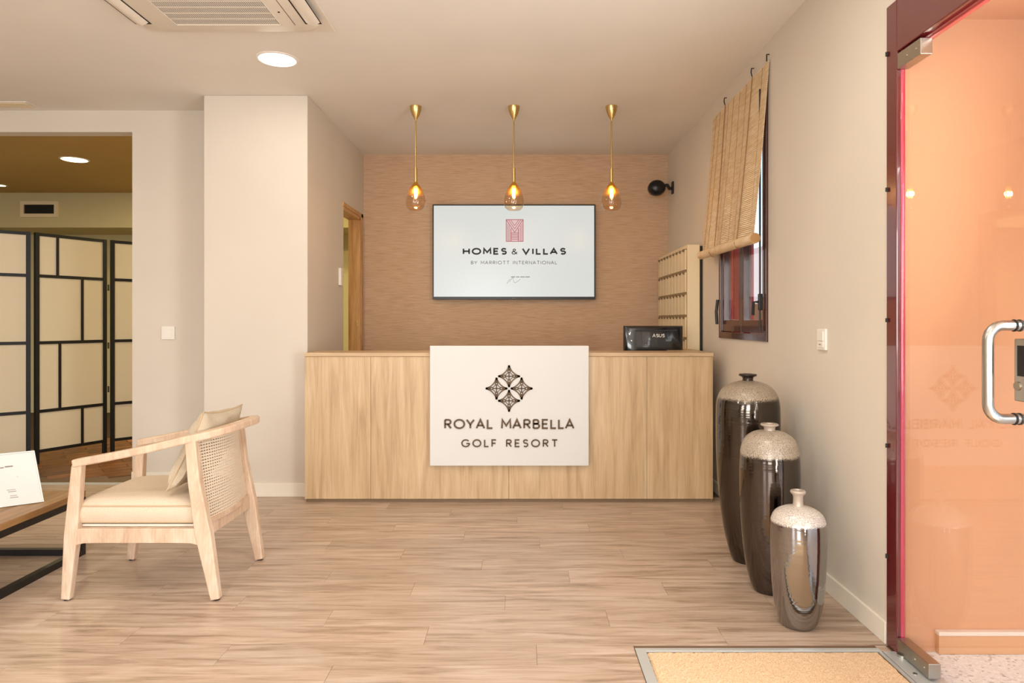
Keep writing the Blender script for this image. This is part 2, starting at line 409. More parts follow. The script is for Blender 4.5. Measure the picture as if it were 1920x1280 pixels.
# wall behind the camera with two window openings
wf = MB()
for a, b in ((-6.6, -4.65), (-3.15, -1.65), (-0.15, 1.7)): wf.box(a, b, -3.6, -3.45, 0, H)
for a, b in ((-4.65, -3.15), (-1.65, -0.15)): wf.box(a, b, -3.6, -3.45, 0, 0.25).box(a, b, -3.6, -3.45, 2.65, H)
struct(wf.build('wall_front', 'wall'))
# skirting
struct(box('baseboard_right', 'skirting', XR-0.015, XR, 2.74, 6.84, 0, 0.088, bevel=0.003))
struct(MB().box(-2.339, -1.573, 5.025, 5.04, 0, 0.10).build('baseboard_column', 'skirting', bevel=0.003))
struct(MB().box(-3.077, -2.341, 5.395, 5.41, 0, 0.10).build('baseboard_left', 'skirting', bevel=0.003))
# back room
bf = struct(box('floor_back_room', 'grout', -8.5, -1.67, 5.43, 9.8, -0.06, -0.006))
# running-bond tiles laid on the diagonal, those in view one by one
ang = math.radians(38); ca, sa = math.cos(ang), math.sin(ang); cnt = 0
tme = bpy.data.meshes.new('floor_tile')
tb = MB().box(-0.197, 0.197, -0.062, 0.062, -0.006, 0.0)
tme.from_pydata(tb.v, [], tb.f); tme.materials.append(M['browntile'])
for j in range(-60, 60):
    for i in range(-30, 30):
        u = i*0.40+(j % 2)*0.20; v_ = j*0.13
        X = -4.0+u*ca-v_*sa; Y = 6.4+u*sa+v_*ca
        if -4.95 < X < -2.2 and 5.66 < Y < 7.6 and X/Y < -0.40:
            t = bpy.data.objects.new('floor_tile', tme); C.objects.link(t); t.parent = bf
            t.location = (X-ORG[bf.name].x, Y-ORG[bf.name].y, 0-ORG[bf.name].z); t.rotation_euler = (0, 0, ang)
            cnt += 1
print('tiles', cnt)
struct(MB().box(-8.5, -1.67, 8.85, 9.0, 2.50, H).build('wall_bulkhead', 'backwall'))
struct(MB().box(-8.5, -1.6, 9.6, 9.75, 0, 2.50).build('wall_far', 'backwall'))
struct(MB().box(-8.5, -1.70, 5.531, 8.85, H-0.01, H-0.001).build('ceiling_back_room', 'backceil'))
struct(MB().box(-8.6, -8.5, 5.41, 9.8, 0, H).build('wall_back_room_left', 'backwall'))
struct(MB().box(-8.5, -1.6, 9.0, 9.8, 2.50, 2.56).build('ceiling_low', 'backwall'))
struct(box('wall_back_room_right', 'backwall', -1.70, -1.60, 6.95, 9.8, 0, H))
tag(box('threshold_strip', 'alu', -6.4, -3.08, 5.405, 5.45, -0.001, 0.006, bevel=0.001), 'pale metal threshold strip on floor between oak boards and brown tiles', 'threshold')
# nook doorway trim
d1 = struct(MB().box(-1.685, -1.655+0.085, 6.68, 6.72, 0, 2.30).box(-1.685, -1.57, 6.07, 6.72, 2.28, 2.32).build('door_1', 'doorwood'))
MB().box(-1.575, -1.562, 6.705, 6.775, 0, 2.345).box(-1.575, -1.562, 6.03, 6.775, 2.31, 2.345).build('architrave', 'doorwood', d1)
MB().box(-1.60, -1.585, 6.672, 6.68, 1.24, 1.30).build('strike_plate', 'brass', d1)

# ------------------------------------------------------------------ entrance door in the right wall
fr = struct(MB().box(XR-0.012, XR+0.006, 2.66, 2.735, 0, 2.55).box(XR-0.012, XR+0.020, 0.85, 2.66, 2.345, 2.55).box(XR-0.012, XR+0.020, 0.85, 0.92, 0, 2.345).build('door_2', 'doorframe', bevel=0.004))
MB().tube([(XR+0.014, 2.668, 0.0), (XR+0.014, 2.668, 2.345)], 0.0115, 24, up=(0, 1, 0)).build('rebate', 'pinkframe', fr)
MB().box(XR+0.020, XR+0.040, 0.92, 2.66, 2.330, 2.36).build('rebate', 'redframe', fr, bevel=0.003)
for h in (0.36, 0.80, 1.30, 1.82, 2.36):
    MB().tube([(XR-0.016, 2.722, h-0.008), (XR-0.016, 2.722, h+0.008)], 0.006, 8, up=(0, 1, 0)).build('screw', 'rubber', fr)
XG = 1.487
dr = thing('glass_door', (XG, 2.25, 0), 'frameless clear glass entrance door with curved steel pull handle, in maroon frame', 'door')
box('glass_pane', 'glass', XG-0.005, XG+0.005, 1.78, 2.655, 0.02, 2.335, dr)
def patch(z0, z1, y0, nm):
    p = box(nm, 'satin', XG-0.022, XG+0.022, y0, 2.655, z0, z1, dr, bevel=0.002)
    for yy in (y0+0.03, y0+0.09):
        MB().tube([(XG-0.024, yy, (z0+z1)/2), (XG-0.020, yy, (z0+z1)/2)], 0.005, 10).build('bolt', 'steel', p)
    return p
patch(2.275, 2.335, 2.50, 'top_hinge'); patch(0.012, 0.066, 2.45, 'bottom_hinge')
# handle: a D of steel tube through the glass, both sides
def dhandle(sgn):
    pts = []; yy = 2.046; zt, zb = 1.284, 1.004; r = 0.045; xo = XG+sgn*0.086
    pts.append((XG, yy, zt)); pts.append((XG+sgn*0.040, yy, zt))
    for k in range(0, 7):
        a = PI/2*k/6; pts.append((xo-sgn*r+sgn*r*math.sin(a), yy, zt-r+r*math.cos(a)))
    for k in range(0, 7):
        a = PI/2*k/6; pts.append((xo-sgn*r+sgn*r*math.cos(a), yy, zb+r-r*math.sin(a)))
    pts.append((XG+sgn*0.040, yy, zb)); pts.append((XG, yy, zb))
    o = MB().tube(pts, 0.0155, 16, up=(0, 1, 0)).build('pull_handle', 'steel', dr)
    for zz in (zt, zb):
        MB().tube([(XG+sgn*0.006, yy, zz), (XG+sgn*0.010, yy, zz)], 0.0185, 16, up=(0, 1, 0)).build('rubber_ring', 'rubber', o)
dhandle(-1); dhandle(1)
lk = box('lock_case', 'steel', XG-0.016, XG+0.016, 1.945, 2.035, 1.06, 1.245, dr, bevel=0.003)
MB().box(XG-0.019, XG-0.015, 1.955, 2.018, 1.135, 1.225).build('lock_cover', 'blackplastic', lk)
MB().tube([(XG-0.020, 2.02, 1.105), (XG-0.014, 2.02, 1.105)], 0.013, 14).build('key_cylinder', 'satin', lk)
dr2 = tag(box('glass_panel', 'glass', XG-0.005, XG+0.005, 0.93, 1.77, 0.02, 2.335), 'fixed clear glass panel beside the glass entrance door, nearer the viewer', 'glass panel')
# door closer plate in floor
fp = thing('floor_closer', (1.46, 2.54, 0), 'steel floor plate of the door closer under the glass door', 'door closer')
box('cover_plate', 'alu', 1.418, 1.475, 2.30, 2.672, -0.003, 0.005, fp, bevel=0.001)
MB().lathe([(0.018, 0), (0.018, 0.014), (0.0, 0.014)], 1.470, 2.63, 16).build('pivot', 'steel', fp)
for yy in (2.36, 2.50): MB().lathe([(0.008, 0), (0.008, 0.007), (0, 0.007)], 1.445, yy, 12).build('screw', 'steel', fp)
# outside the door
ow = struct(box('wall_exterior', 'stucco', 1.500, 6.5, 2.68, 2.93, 0, 3.6))
struct(box('ground', 'stone', 1.515, 14, -6, 36, -0.06, -0.0005))
struct(MB().box(1.70, 4.6, -0.6, 2.68, 2.48, 2.62).build('ceiling_porch', 'stucco'))
ot = struct(MB().box(1.628, 6.5, 2.655, 2.68, 0, 0.072).build('baseboard_exterior', 'outertrim', bevel=0.003))
box('top_edge', 'outertop', 1.626, 6.5, 2.652, 2.68, 0.072, 0.088, ot, bevel=0.003)
struct(MB().box(2.6, 2.8, 3.2, 9.5, 0, 1.48).build('wall_terrace', 'stucco'))
struct(MB().box(7.5, 7.8, 3.2, 34, 0, 3.6).build('wall_neighbour', 'paleplaster'))
struct(box('trim_2', 'alu', 1.477, 1.53, 0.9, 2.66, -0.004, 0.003))

# ------------------------------------------------------------------ doormat in its well
dm = thing('doormat', (0.93, 2.0, 0), 'sand coloured coir doormat sunk in an aluminium edged well by the glass door', 'doormat')
mb = MB(); nx, ny = 120, 110; x0, x1, y0_, y1_ = 0.495, 1.398, 1.35, 2.672
base = 0
for j in range(ny+1):
    for i in range(nx+1):
        X = x0+(x1-x0)*i/nx; Y = y0_+(y1_-y0_)*j/ny
        e = min(i, nx-i, j, ny-j)
        mb.v.append(Vector((X+random.uniform(-.002, .002), Y+random.uniform(-.002, .002), (0.004+random.uniform(0, 0.002)) if e > 0 else -0.003)))
for j in range(ny):
    for i in range(nx):
        a = j*(nx+1)+i; mb.f.append((a, a+1, a+nx+2, a+nx+1))
mb.build('coir_pile', 'coir', dm)
box('edge_strip', 'alu', 0.452, 0.492, 1.35, 2.70, -0.003, 0.004, dm, bevel=0.001)
box('edge_strip', 'alu', 0.452, 1.41, 2.676, 2.70, -0.003, 0.0042, dm, bevel=0.001)
box('edge_strip', 'alu', 1.402, 1.414, 1.35, 2.70, -0.003, 0.004, dm, bevel=0.001)
box('floor_infill', 'oakfloor', 1.416, XR-0.02, 2.682, 2.728, -0.004, 0.0, fl)

# ------------------------------------------------------------------ window with bamboo blind
wn = struct(MB().box(XR-0.012, XR+0.05, 4.07, 4.115, 1.17, 2.78).box(XR-0.012, XR+0.05, 5.005, 5.05, 1.17, 2.78)
            .box(XR-0.012, XR+0.05, 4.115, 5.005, 1.17, 1.215).box(XR-0.012, XR+0.05, 4.115, 5.005, 2.735, 2.78).build('window_1', 'brownframe', bevel=0.003))
def sash(y0, y1):
    a = MB(); s = 0.048
    a.box(XR-0.002, XR+0.045, y0, y0+s, 1.22, 2.73).box(XR-0.002, XR+0.045, y1-s, y1, 1.22, 2.73)
    a.box(XR-0.002, XR+0.045, y0+s, y1-s, 1.22, 1.30).box(XR-0.002, XR+0.045, y0+s, y1-s, 2.66, 2.73)
    f_ = a.build('sash', 'brownframe', wn, bevel=0.003)
    box('pane', 'glass', XR+0.018, XR+0.026, y0+s, y1-s, 1.30, 2.66, f_)
    b = MB().box(XR+0.046, XR+0.062, y0+0.01, y0+s+0.014, 1.22, 2.73).box(XR+0.046, XR+0.062, y1-s-0.014, y1-0.01, 1.22, 2.73)
    b.box(XR+0.046, XR+0.062, y0+s+0.014, y1-s-0.014, 1.22, 1.305)
    b.build('outer_bead', 'redframe', f_)
sash(4.12, 4.565); sash(4.570, 5.0)
MB().box(XR+0.063, XR+0.078, 5.015, 5.032, 1.172, 2.778).box(XR+0.090, XR+0.135, 5.005, 5.034, 1.172, 2.778).box(XR+0.165, XR+0.205, 5.000, 5.034, 1.172, 2.778).build('shutter_guide', 'redframe', wn)
MB().box(XR+0.063, 1.705, 5.035, 5.049, 1.171, 2.779).build('outer_reveal', 'outertop', wn)
MB().tube([(XR-0.025, 4.14, 1.235), (XR-0.025, 4.14, 2.70)], 0.006, 8, up=(0, 1, 0)).build('bolt_rod', 'blacksteel', wn)
hd = MB().box(XR-0.035, XR-0.012, 4.128, 4.152, 1.36, 1.46).build('handle_box', 'blacksteel', wn, bevel=0.004)
MB().sweep([(XR-0.035, 4.14, 1.41), (XR-0.065, 4.14, 1.41), (XR-0.068, 4.14, 1.33)], [(0.016, 0.016)]*3).build('lever', 'blacksteel', hd)
MB().tube([(XR-0.03, 5.03, 1.27), (XR-0.035, 5.03, 1.36), (XR-0.025, 5.03, 1.45)], 0.011, 8, up=(0, 1, 0)).build('stay', 'blacksteel', wn)
# blind
bl = thing('bamboo_blind', (1.40, 4.61, 1.79), 'pale bamboo roll blind hanging aslant over the red framed window', 'blind')
ya, yb = 4.03, 5.19; zt, zb = 2.825, 1.81; nS = 84
def bx(tt, yv): # x of blind sheet at t (0 top, 1 bottom)
    w_ = 0.010*math.sin((yv-ya)*17.0)*tt
    return 1.466-0.070*tt-0.018*tt*tt+w_
sm_ = []
top = None
for i in range(nS):
    tt = i/(nS-1); z = zt+(zb-zt)*tt
    pts = [(bx(tt, ya+(yb-ya)*k/16), ya+(yb-ya)*k/16, z+0.012*(k/16)*tt) for k in range(17)]
    MB().sweep(pts, (0.0035, 0.0094), up=(0, 0, 1)).build('slat', 'bamboo', bl)
# roll at the foot
rl = MB()
yy0, yy1 = ya-0.02, yb+0.02
MB().lathe([(0, 0), (0.0312, 0), (0.0312, 0.003), (0, 0.003)], 0, 0, 24)
rr = MB().tube([(1.378, yy0, 1.782), (1.378, (yy0+yy1)/2, 1.788), (1.378, yy1, 1.794)], 0.031, 18)
ro = rr.build('roll', 'bamboo', bl)
ec_ = MB(); ne = 24
for d in (-0.0025, -0.0005):
    for k in range(ne): ec_.v.append(Vector((1.378+0.0305*math.cos(2*PI*k/ne), yy0+d, 1.782+0.0305*math.sin(2*PI*k/ne))))
ec_.f = [tuple(range(ne)), tuple(range(2*ne-1, ne-1, -1))]+[(k, (k+1) % ne, ne+(k+1) % ne, ne+k) for k in range(ne)]
ec_.build('roll_end', 'bambooend', ro)
sp = []
for k in range(90):
    a = k*0.38; r_ = 0.030*(k/90)
    sp.append((1.378+r_*math.cos(a), yy0-0.003, 1.782+r_*math.sin(a)))
MB().tube(sp, 0.0011, 5, up=(0, 1, 0)).build('rolled_edge', 'cord', ro)
for q, yv in enumerate((4.30, 4.87)):
    pts = [(bx(k/20, yv)-0.006, yv, zt+0.01+(zb-zt-0.01)*k/20) for k in range(21)]
    pts += [(1.345, yv, 1.785), (1.36, yv, 1.755), (1.385, yv, 1.750)]
    MB().tube(pts, 0.003, 6, up=(0, 1, 0)).build('lift_cord', 'cord', bl)
    h_ = MB().tube([(1.470, yv, 2.885), (1.455, yv, 2.885), (1.452, yv, 2.86), (1.458, yv, 2.835)], 0.004, 6, up=(0, 1, 0)).build('hook', 'rubber', bl)
for yv in (4.13, 4.42, 4.55, 4.68, 4.80, 5.0, 5.1):
    pts = [(bx(k/20, yv)-0.0025, yv, zt+(zb-zt)*k/20) for k in range(21)]
    MB().tube(pts, 0.0011, 4, up=(0, 1, 0)).build('warp_thread', 'cord', bl)
MB().tube([(1.470, 4.035, 2.87), (1.455, 4.035, 2.87), (1.455, 4.035, 2.83)], 0.004, 6, up=(0, 1, 0)).build('hook', 'rubber', bl)

# ------------------------------------------------------------------ reception desk
zf = 4.88
dk = thing('reception_desk', (-0.08, 5.1, 0), 'long light oak reception desk with white name sign on its front', 'desk')
DX0, DX1 = P(571, 0, zf).x, P(1337, 0, zf).x
seams = [571, 695, 954, 1213, 1337]
for a, b in zip(seams, seams[1:]):
    box('front_panel', 'oakdesk', P(a, 0, zf).x+0.001, P(b, 0, zf).x-0.001, zf, zf+0.022, 0.022, 1.038, dk, bevel=0.001)
box('plinth', 'blacksteel', DX0+0.03, DX1-0.03, zf+0.02, zf+0.05, 0, 0.022, dk)
box('plinth_board', 'seam', DX0+0.01, DX1-0.01, zf+0.006, zf+0.019, 0.0, 0.018, dk)  # dark brown stands in for the shade under the front panels
box('countertop', 'oaktop', DX0-0.002, DX1+0.002, zf-0.006, zf+0.34, 1.040, 1.067, dk, bevel=0.0015)
for a in (DX0, DX1-0.022): box('side_panel', 'oakdesk', a, a+0.022, zf+0.023, zf+0.80, 0, 1.039, dk)
box('work_surface', 'oaktop', DX0+0.023, DX1-0.023, zf+0.30, zf+0.80, 0.735, 0.757, dk, bevel=0.001)
box('return_top', 'oaktop', 1.14, DX1, zf+0.341, zf+0.80, 1.040, 1.067, dk, bevel=0.0015)
# sign
sg = thing('reception_sign', (-0.08, 4.82, 0.26), 'white rectangular sign with bronze star emblem and lettering on the oak desk front', 'sign')
zs = 4.825
sx0, sx1 = P(806, 0, zs).x, P(1104, 0, zs).x
sz1, sz0 = P(0, 648, zs).z, P(0, 873, zs).z
box('sign_board', 'signwhite', sx0, sx1, zs, zs+0.032, sz0, sz1, sg, bevel=0.003)
for a in (sx0+0.15, sx1-0.15):
    for z in (sz0+0.12, sz1-0.15): MB().tube([(a, zs+0.032, z), (a, zf, z)], 0.012, 10).build('spacer', 'steel', sg)

# stroke lettering (cap height 1)
def arc(cx, cy, rx, ry, a0, a1, n=14):
    return [(cx+rx*math.cos(math.radians(a0+(a1-a0)*i/n)), cy+ry*math.sin(math.radians(a0+(a1-a0)*i/n))) for i in range(n+1)]
GL = {
 'R': (0.60, [[(0, 0), (0, 1)], [(0, 1)]+arc(0.30, 0.745, 0.26, 0.255, 90, -90)+[(0, 0.49)], [(0.26, 0.49), (0.58, 0)]]),
 'O': (0.98, [arc(0.49, 0.5, 0.49, 0.5, 0, 360, 36)]),
 'Y': (0.72, [[(0, 1), (0.36, 0.46), (0.72, 1)], [(0.36, 0.5), (0.36, 0)]]),
 'A': (0.78, [[(0, 0), (0.39, 1), (0.78, 0)], [(0.15, 0.33), (0.63, 0.33)]]),
 'L': (0.44, [[(0, 1), (0, 0), (0.48, 0)]]),
 'M': (0.86, [[(0, 0), (0.04, 1), (0.43, 0.30), (0.82, 1), (0.86, 0)]]),
 'B': (0.58, [[(0, 0), (0, 1)], [(0, 1)]+arc(0.27, 0.765, 0.23, 0.235, 90, -90)+[(0, 0.53)], [(0.0, 0.53), (0.27, 0.53)]+arc(0.30, 0.265, 0.27, 0.265, 90, -90)+[(0, 0)]]),
 'E': (0.52, [[(0.52, 1), (0, 1), (0, 0), (0.52, 0)], [(0, 0.51), (0.46, 0.51)]]),
 'F': (0.50, [[(0.50, 1), (0, 1), (0, 0)], [(0, 0.50), (0.44, 0.50)]]),
 'G': (0.90, [arc(0.48, 0.5, 0.48, 0.5, 42, 358, 30), [(0.95, 0.46), (0.55, 0.46)]]),
 'S': (0.56, [[(0.53, 0.84)]+arc(0.29, 0.755, 0.245, 0.245, 45, 250, 14)+arc(0.28, 0.265, 0.27, 0.265, 72, -140, 16)]),
 'T': (0.66, [[(0, 1), (0.66, 1)], [(0.33, 1), (0.33, 0)]]),
 'H': (0.70, [[(0, 0), (0, 1)], [(0.70, 0), (0.70, 1)], [(0, 0.51), (0.70, 0.51)]]),
 'V': (0.78, [[(0, 1), (0.39, 0), (0.78, 1)]]),
 'I': (0.02, [[(0.01, 0), (0.01, 1)]]),
 'N': (0.70, [[(0, 0), (0, 1), (0.70, 0), (0.70, 1)]]),
 'U': (0.64, [[(0, 1), (0, 0.3)]+arc(0.32, 0.30, 0.32, 0.30, 180, 360, 12)+[(0.64, 1)]]),
 '&': (0.74, [[(0.72, 0.0), (0.20, 0.66)]+arc(0.34, 0.80, 0.17, 0.19, 200, -30, 10)+[(0.12, 0.42)]+arc(0.28, 0.25, 0.26, 0.25, 130, 290, 10)+[(0.62, 0.22), (0.70, 0.46)]]),
}
def text_layout(s, track, space=0.55):
    x = 0; out = []
    for c in s:
        if c == ' ': x += space; continue
        w_, st = GL[c]
        if c in 'AYV' and out: x -= 0.08
        out.append((c, x, st)); x += w_+track
    return out, x-track
def letters(s, x0, x1, z0, z1, yplane, sw, d, name, material, parent, joined=False, track=0.30, space=0.55, flip=1):
    """write s between x0..x1 (world), cap z0..z1, on a plane facing -Y"""
    lay, wd = text_layout(s, track, space)
    hgt = z1-z0-sw; hs = hgt; ws = (x1-x0-sw)/wd
    U = Vector((1, 0, 0)); V = Vector((0, 0, 1)); allm = MB(); res = []
    for c, x, st in lay:
        b = MB() if not joined else allm
        for ln in st:
            pts = [((x+a)*ws, q*hs) for a, q in ln]
            closed = (c == 'O')
            if closed: pts = pts[:-1]
            # d is towards the viewer: normal U x V = -Y
            b.ribbon(pts, sw, Vector((x0+sw/2, yplane, z0+sw/2)), U, V, 0.0, d, closed)
        if not joined: res.append(b.build(name, material, parent))
    if joined: res.append(allm.build(name, material, parent))
    return res
def pz(py, z): return P(0, py, z).z
def pxx(px, z): return P(px, 0, z).x
letters('ROYAL MARBELLA', pxx(833, zs), pxx(1077, zs), pz(804, zs), pz(785, zs), zs-0.0005, 0.0125, 0.006, 'letter', 'bronze', sg, track=0.33, space=0.66)
letters('GOLF RESORT', pxx(865, zs), pxx(1046, zs), pz(838, zs), pz(823, zs), zs-0.0005, 0.0094, 0.006, 'letter', 'bronze', sg, track=0.50, space=0.85)
# emblem: four lattice stars
ppm = zs/F
ec = (954.5, 728.0)
for dx, dy in ((0, 23), (0, -23), (23.5, 0), (-23.5, 0)):
    b = MB(); o_ = Vector((pxx(ec[0]+dx, zs), zs-0.0005, pz(ec[1]-dy, zs))); U = Vector((1, 0, 0)); V = Vector((0, 0, 1))
    k = ppm; R_ = 20.5
    for q in range(4):
        a = PI/2*q; ca_, sa_ = math.cos(a), math.sin(a)
        rot = lambda x, y: ((x*ca_-y*sa_)*k, (x*sa_+y*ca_)*k)
        # concave edge between two tips
        crv = []
        for t_ in range(13):
            u = t_/12; x = R_*(1-u)**1.0; p0, p1, p2 = (R_, 0), (7.2, 7.2), (0, R_)
            p1 = (4.4, 4.4)
            X = (1-u)**2*p0[0]+2*u*(1-u)*p1[0]+u*u*p2[0]; Y = (1-u)**2*p0[1]+2*u*(1-u)*p1[1]+u*u*p2[1]
            crv.append(rot(X, Y))
        b.ribbon(crv, 2.1*k, o_, U, V, 0, 0.006)
        b.ribbon([rot(0, 0), rot(7, 0)], 2.0*k, o_, U, V, 0, 0.006)
        b.ribbon([rot(x, y) for x, y in arc(9.2, 0, 2.5, 2.2, 0, 330, 11)], 1.9*k, o_, U, V, 0, 0.006, True)
        b.ribbon([rot(11.5, 0), rot(R_-0.5, 0)], 4.2*k, o_, U, V, 0, 0.006)
        b.ribbon([rot(7.5, 1.5), rot(4.3, 4.3), rot(1.5, 7.5)], 1.3*k, o_, U, V, 0, 0.0055)
    b.build('emblem_star', 'bronze', sg)

# ------------------------------------------------------------------ television
tv = thing('television', (-0.06, 6.80, 1.5), 'wall mounted flat television showing white screen with red emblem and black lettering', 'television')
zt_ = 6.775
tx0, tx1 = pxx(811, zt_), pxx(1116.5, zt_); tz0, tz1 = pz(561, zt_), pz(383, zt_)
box('housing', 'blackplastic', tx0, tx1, zt_, zt_+0.045, tz0, tz1, tv, bevel=0.002)
box('wall_bracket', 'blacksteel', -0.4, 0.3, zt_+0.046, 6.848, 1.6, 2.2, tv)
zsn = zt_-0.002
ts = box('screen', 'screenwhite', pxx(813.5, zt_), pxx(1114, zt_), zsn, zt_-0.0002, pz(556, zt_), pz(385.5, zt_), tv)
letters('HOMES', pxx(867.5, zsn), pxx(950.5, zsn), pz(477.5, zsn), pz(464.5, zsn), zsn-0.0003, 0.0165, 0.001, 'letter', 'scrtext', ts, False, 0.42)
letters('&', pxx(959, zsn), pxx(970.5, zsn), pz(477, zsn), pz(466, zsn), zsn-0.0003, 0.0085, 0.001, 'letter', 'scrtext', ts, False)
letters('VILLAS', pxx(978.5, zsn), pxx(1061.5, zsn), pz(477.5, zsn), pz(464.5, zsn), zsn-0.0003, 0.0165, 0.001, 'letter', 'scrtext', ts, False, 0.42)
letters('BY MARRIOTT INTERNATIONAL', pxx(883, zsn), pxx(1044.5, zsn), pz(495.5, zsn), pz(488.8, zsn), zsn-0.0003, 0.0058, 0.001, 'letter', 'scrgrey', ts, False, 0.38, 0.7)
# block emblem
b = MB(); r2 = MB(); U = Vector((1, 0, 0)); V = Vector((0, 0, 1)); k = zsn/F
o_ = Vector((pxx(948.5, zsn), zsn-0.0003, pz(453, zsn)))
W_, H_ = 33.0, 42.0
b.ribbon([(0*k, H_/2*k), (W_*k, H_/2*k)], H_*k, o_, U, V, 0, 0.0006)
b.build('screen_emblem_ground', 'scrpink', ts)
def rl_(pts, w=1.2, cl=False): r2.ribbon([(x*k, y*k) for x, y in pts], w*k, o_, U, V, 0.0007, 0.0014, cl)
rl_([(0.6, 0.6), (W_-0.6, 0.6), (W_-0.6, H_-0.6), (0.6, H_-0.6)], 1.3, True)
for sgn in (0, 1):
    mx_ = lambda x: x if not sgn else W_-x
    for x in (3.4, 6.0): rl_([(mx_(x), 0.5), (mx_(x), H_-4-x*1.2)], 0.9)
    rl_([(mx_(9.5), 0.5), (mx_(9.5), 25)], 1.5)
    rl_([(mx_(1.0), H_-1), (mx_(16.5), 17.5)], 1.2)
    rl_([(mx_(5.0), H_-1), (mx_(16.5), 24)], 1.0)
    rl_([(mx_(9.0), H_-1), (mx_(16.5), 30)], 1.0)
for y in (4.5, 7.5, 10.5, 13.5, 16.5): rl_([(10, y), (23, y)], 1.1)
r2.build('screen_emblem', 'scrred', ts)
# signature flourish and the small line of print
sgp = [(0, 0), (3, 5), (6, 9), (5, 3), (8, 8), (12, 12), (13, 4), (16, 2), (21, 5), (26, 9)]
q = MB(); q = MB() if False else q
q.ribbon([((950+x)*k-976*k, (600-532+y)*k) for x, y in sgp], 0.6*k, Vector((0, zsn-0.0003, 1.3)), U, V, 0, 0.001)
for a, b_ in ((958, 966), (967.5, 974), (975.5, 984), (985, 993.5)):
    q.ribbon([((a-976)*k, (600-519)*k), ((b_-976)*k, (600-519)*k)], 1.5*k, Vector((0, zsn-0.0003, 1.3)), U, V, 0, 0.001)
q.build('screen_flourish', 'scrgrey', ts)['kind'] = 'stuff'
MB().box(pxx(960, zt_), pxx(968, zt_), zt_-0.001, zt_, pz(559.6, zt_), pz(558.4, zt_)).build('badge', 'greyink', tv)

# ------------------------------------------------------------------ monitor on the desk
mo = thing('computer_monitor', (1.05, 5.40, 0.757), 'black computer monitor seen from behind, on the right end of the desk', 'monitor')
zm = 5.34
b = MB()
def mring(x0, x1, z0, z1, y): return [(x0, y, z0), (x1, y, z0), (x1, y, z1), (x0, y, z1)]
ma, mb_ = pxx(1169.5, zm), pxx(1281, zm); mt, mbm = pz(610.5, zm), 0.94
b.box(ma, mb_, zm+0.012, zm+0.03, mbm, mt)
b.build('bezel', 'blackplastic', mo, bevel=0.004)
bk = MB()
pro = [(0.0, zm+0.012, 0.0), (0.006, zm-0.004, 0.004), (0.03, zm-0.016, 0.016), (0.10, zm-0.024, 0.06)]
for ins, yy, iz in pro: bk.v += [Vector(v) for v in mring(ma+ins*1.0, mb_-ins*1.0, mbm+iz, mt-iz*0.9, yy)]
for i in range(3):
    for j in range(4): bk.f.append((i*4+j, i*4+(j+1) % 4, (i+1)*4+(j+1) % 4, (i+1)*4+j))
bk.f.append((12, 13, 14, 15)); bk.sm = True
bk.build('back_shell', 'glossblack', mo)
box('vent_slot', 'blackplastic', pxx(1190, zm), pxx(1268, zm), zm-0.026, zm-0.014, pz(620.5, zm), pz(618, zm), mo)
letters('ASUS', pxx(1222, zm), pxx(1245, zm), pz(632, zm), pz(625.5, zm), zm-0.025, 0.0045, 0.001, 'letter', 'white', mo, False, 0.25)
MB().box(1.02, 1.08, zm+0.0, zm+0.03, 0.775, 0.95).build('stand_neck', 'blackplastic', mo)
box('stand_foot', 'blackplastic', 0.93, 1.17, zm-0.08, zm+0.12, 0.757, 0.775, mo, bevel=0.004)

# ------------------------------------------------------------------ key cabinet on the right wall
kc = thing('key_cabinet', (1.40, 6.09, 0.7), 'tall cream key cabinet with rows of small compartments on right wall behind the desk', 'cabinet')
kx = 1.340; ky0, ky1 = 5.53, 6.66; kz0, kz1 = 0.50, 1.912
box('carcass', 'cream', kx+0.012, 1.452, ky0, ky1, kz0, kz1, kc, bevel=0.002)
box('gap_strip', 'rubber', 1.453, 1.474, ky0+0.003, ky1, kz0, kz1-0.01, kc)  # dark strip filling the gap between carcass and wall
cols, rows = 9, 7
cw = (ky1-ky0-0.03)/cols; rh = 0.183
box('gap_liner', 'creamline', kx+0.009, kx+0.0118, ky0+0.012, ky1-0.012, kz1-0.03-rows*rh, kz1-0.03, kc)  # plain darker sheet behind the doors, showing through the gaps
dmesh = None
for r in range(rows):
    for c in range(cols):
        y0c = ky0+0.015+c*cw; zc1 = kz1-0.03-r*rh
        d = MB().box(kx, kx+0.012, y0c+0.008, y0c+cw-0.008, zc1-rh+0.012, zc1-0.010)
        if dmesh is None:
            do = d.build('compartment_door', 'cream', kc, bevel=0.001); dmesh = do; d0 = (y0c, zc1)
            kn = MB().box(kx-0.008, kx, y0c+cw*0.30, y0c+cw*0.62, zc1-0.022, zc1-0.002).build('key_slot', 'creamdark', do)
        else:
            n_ = dmesh.copy(); C.objects.link(n_); n_.location = (0, y0c-d0[0], zc1-d0[1])
            m2 = kn.copy(); C.objects.link(m2); m2.parent = n_

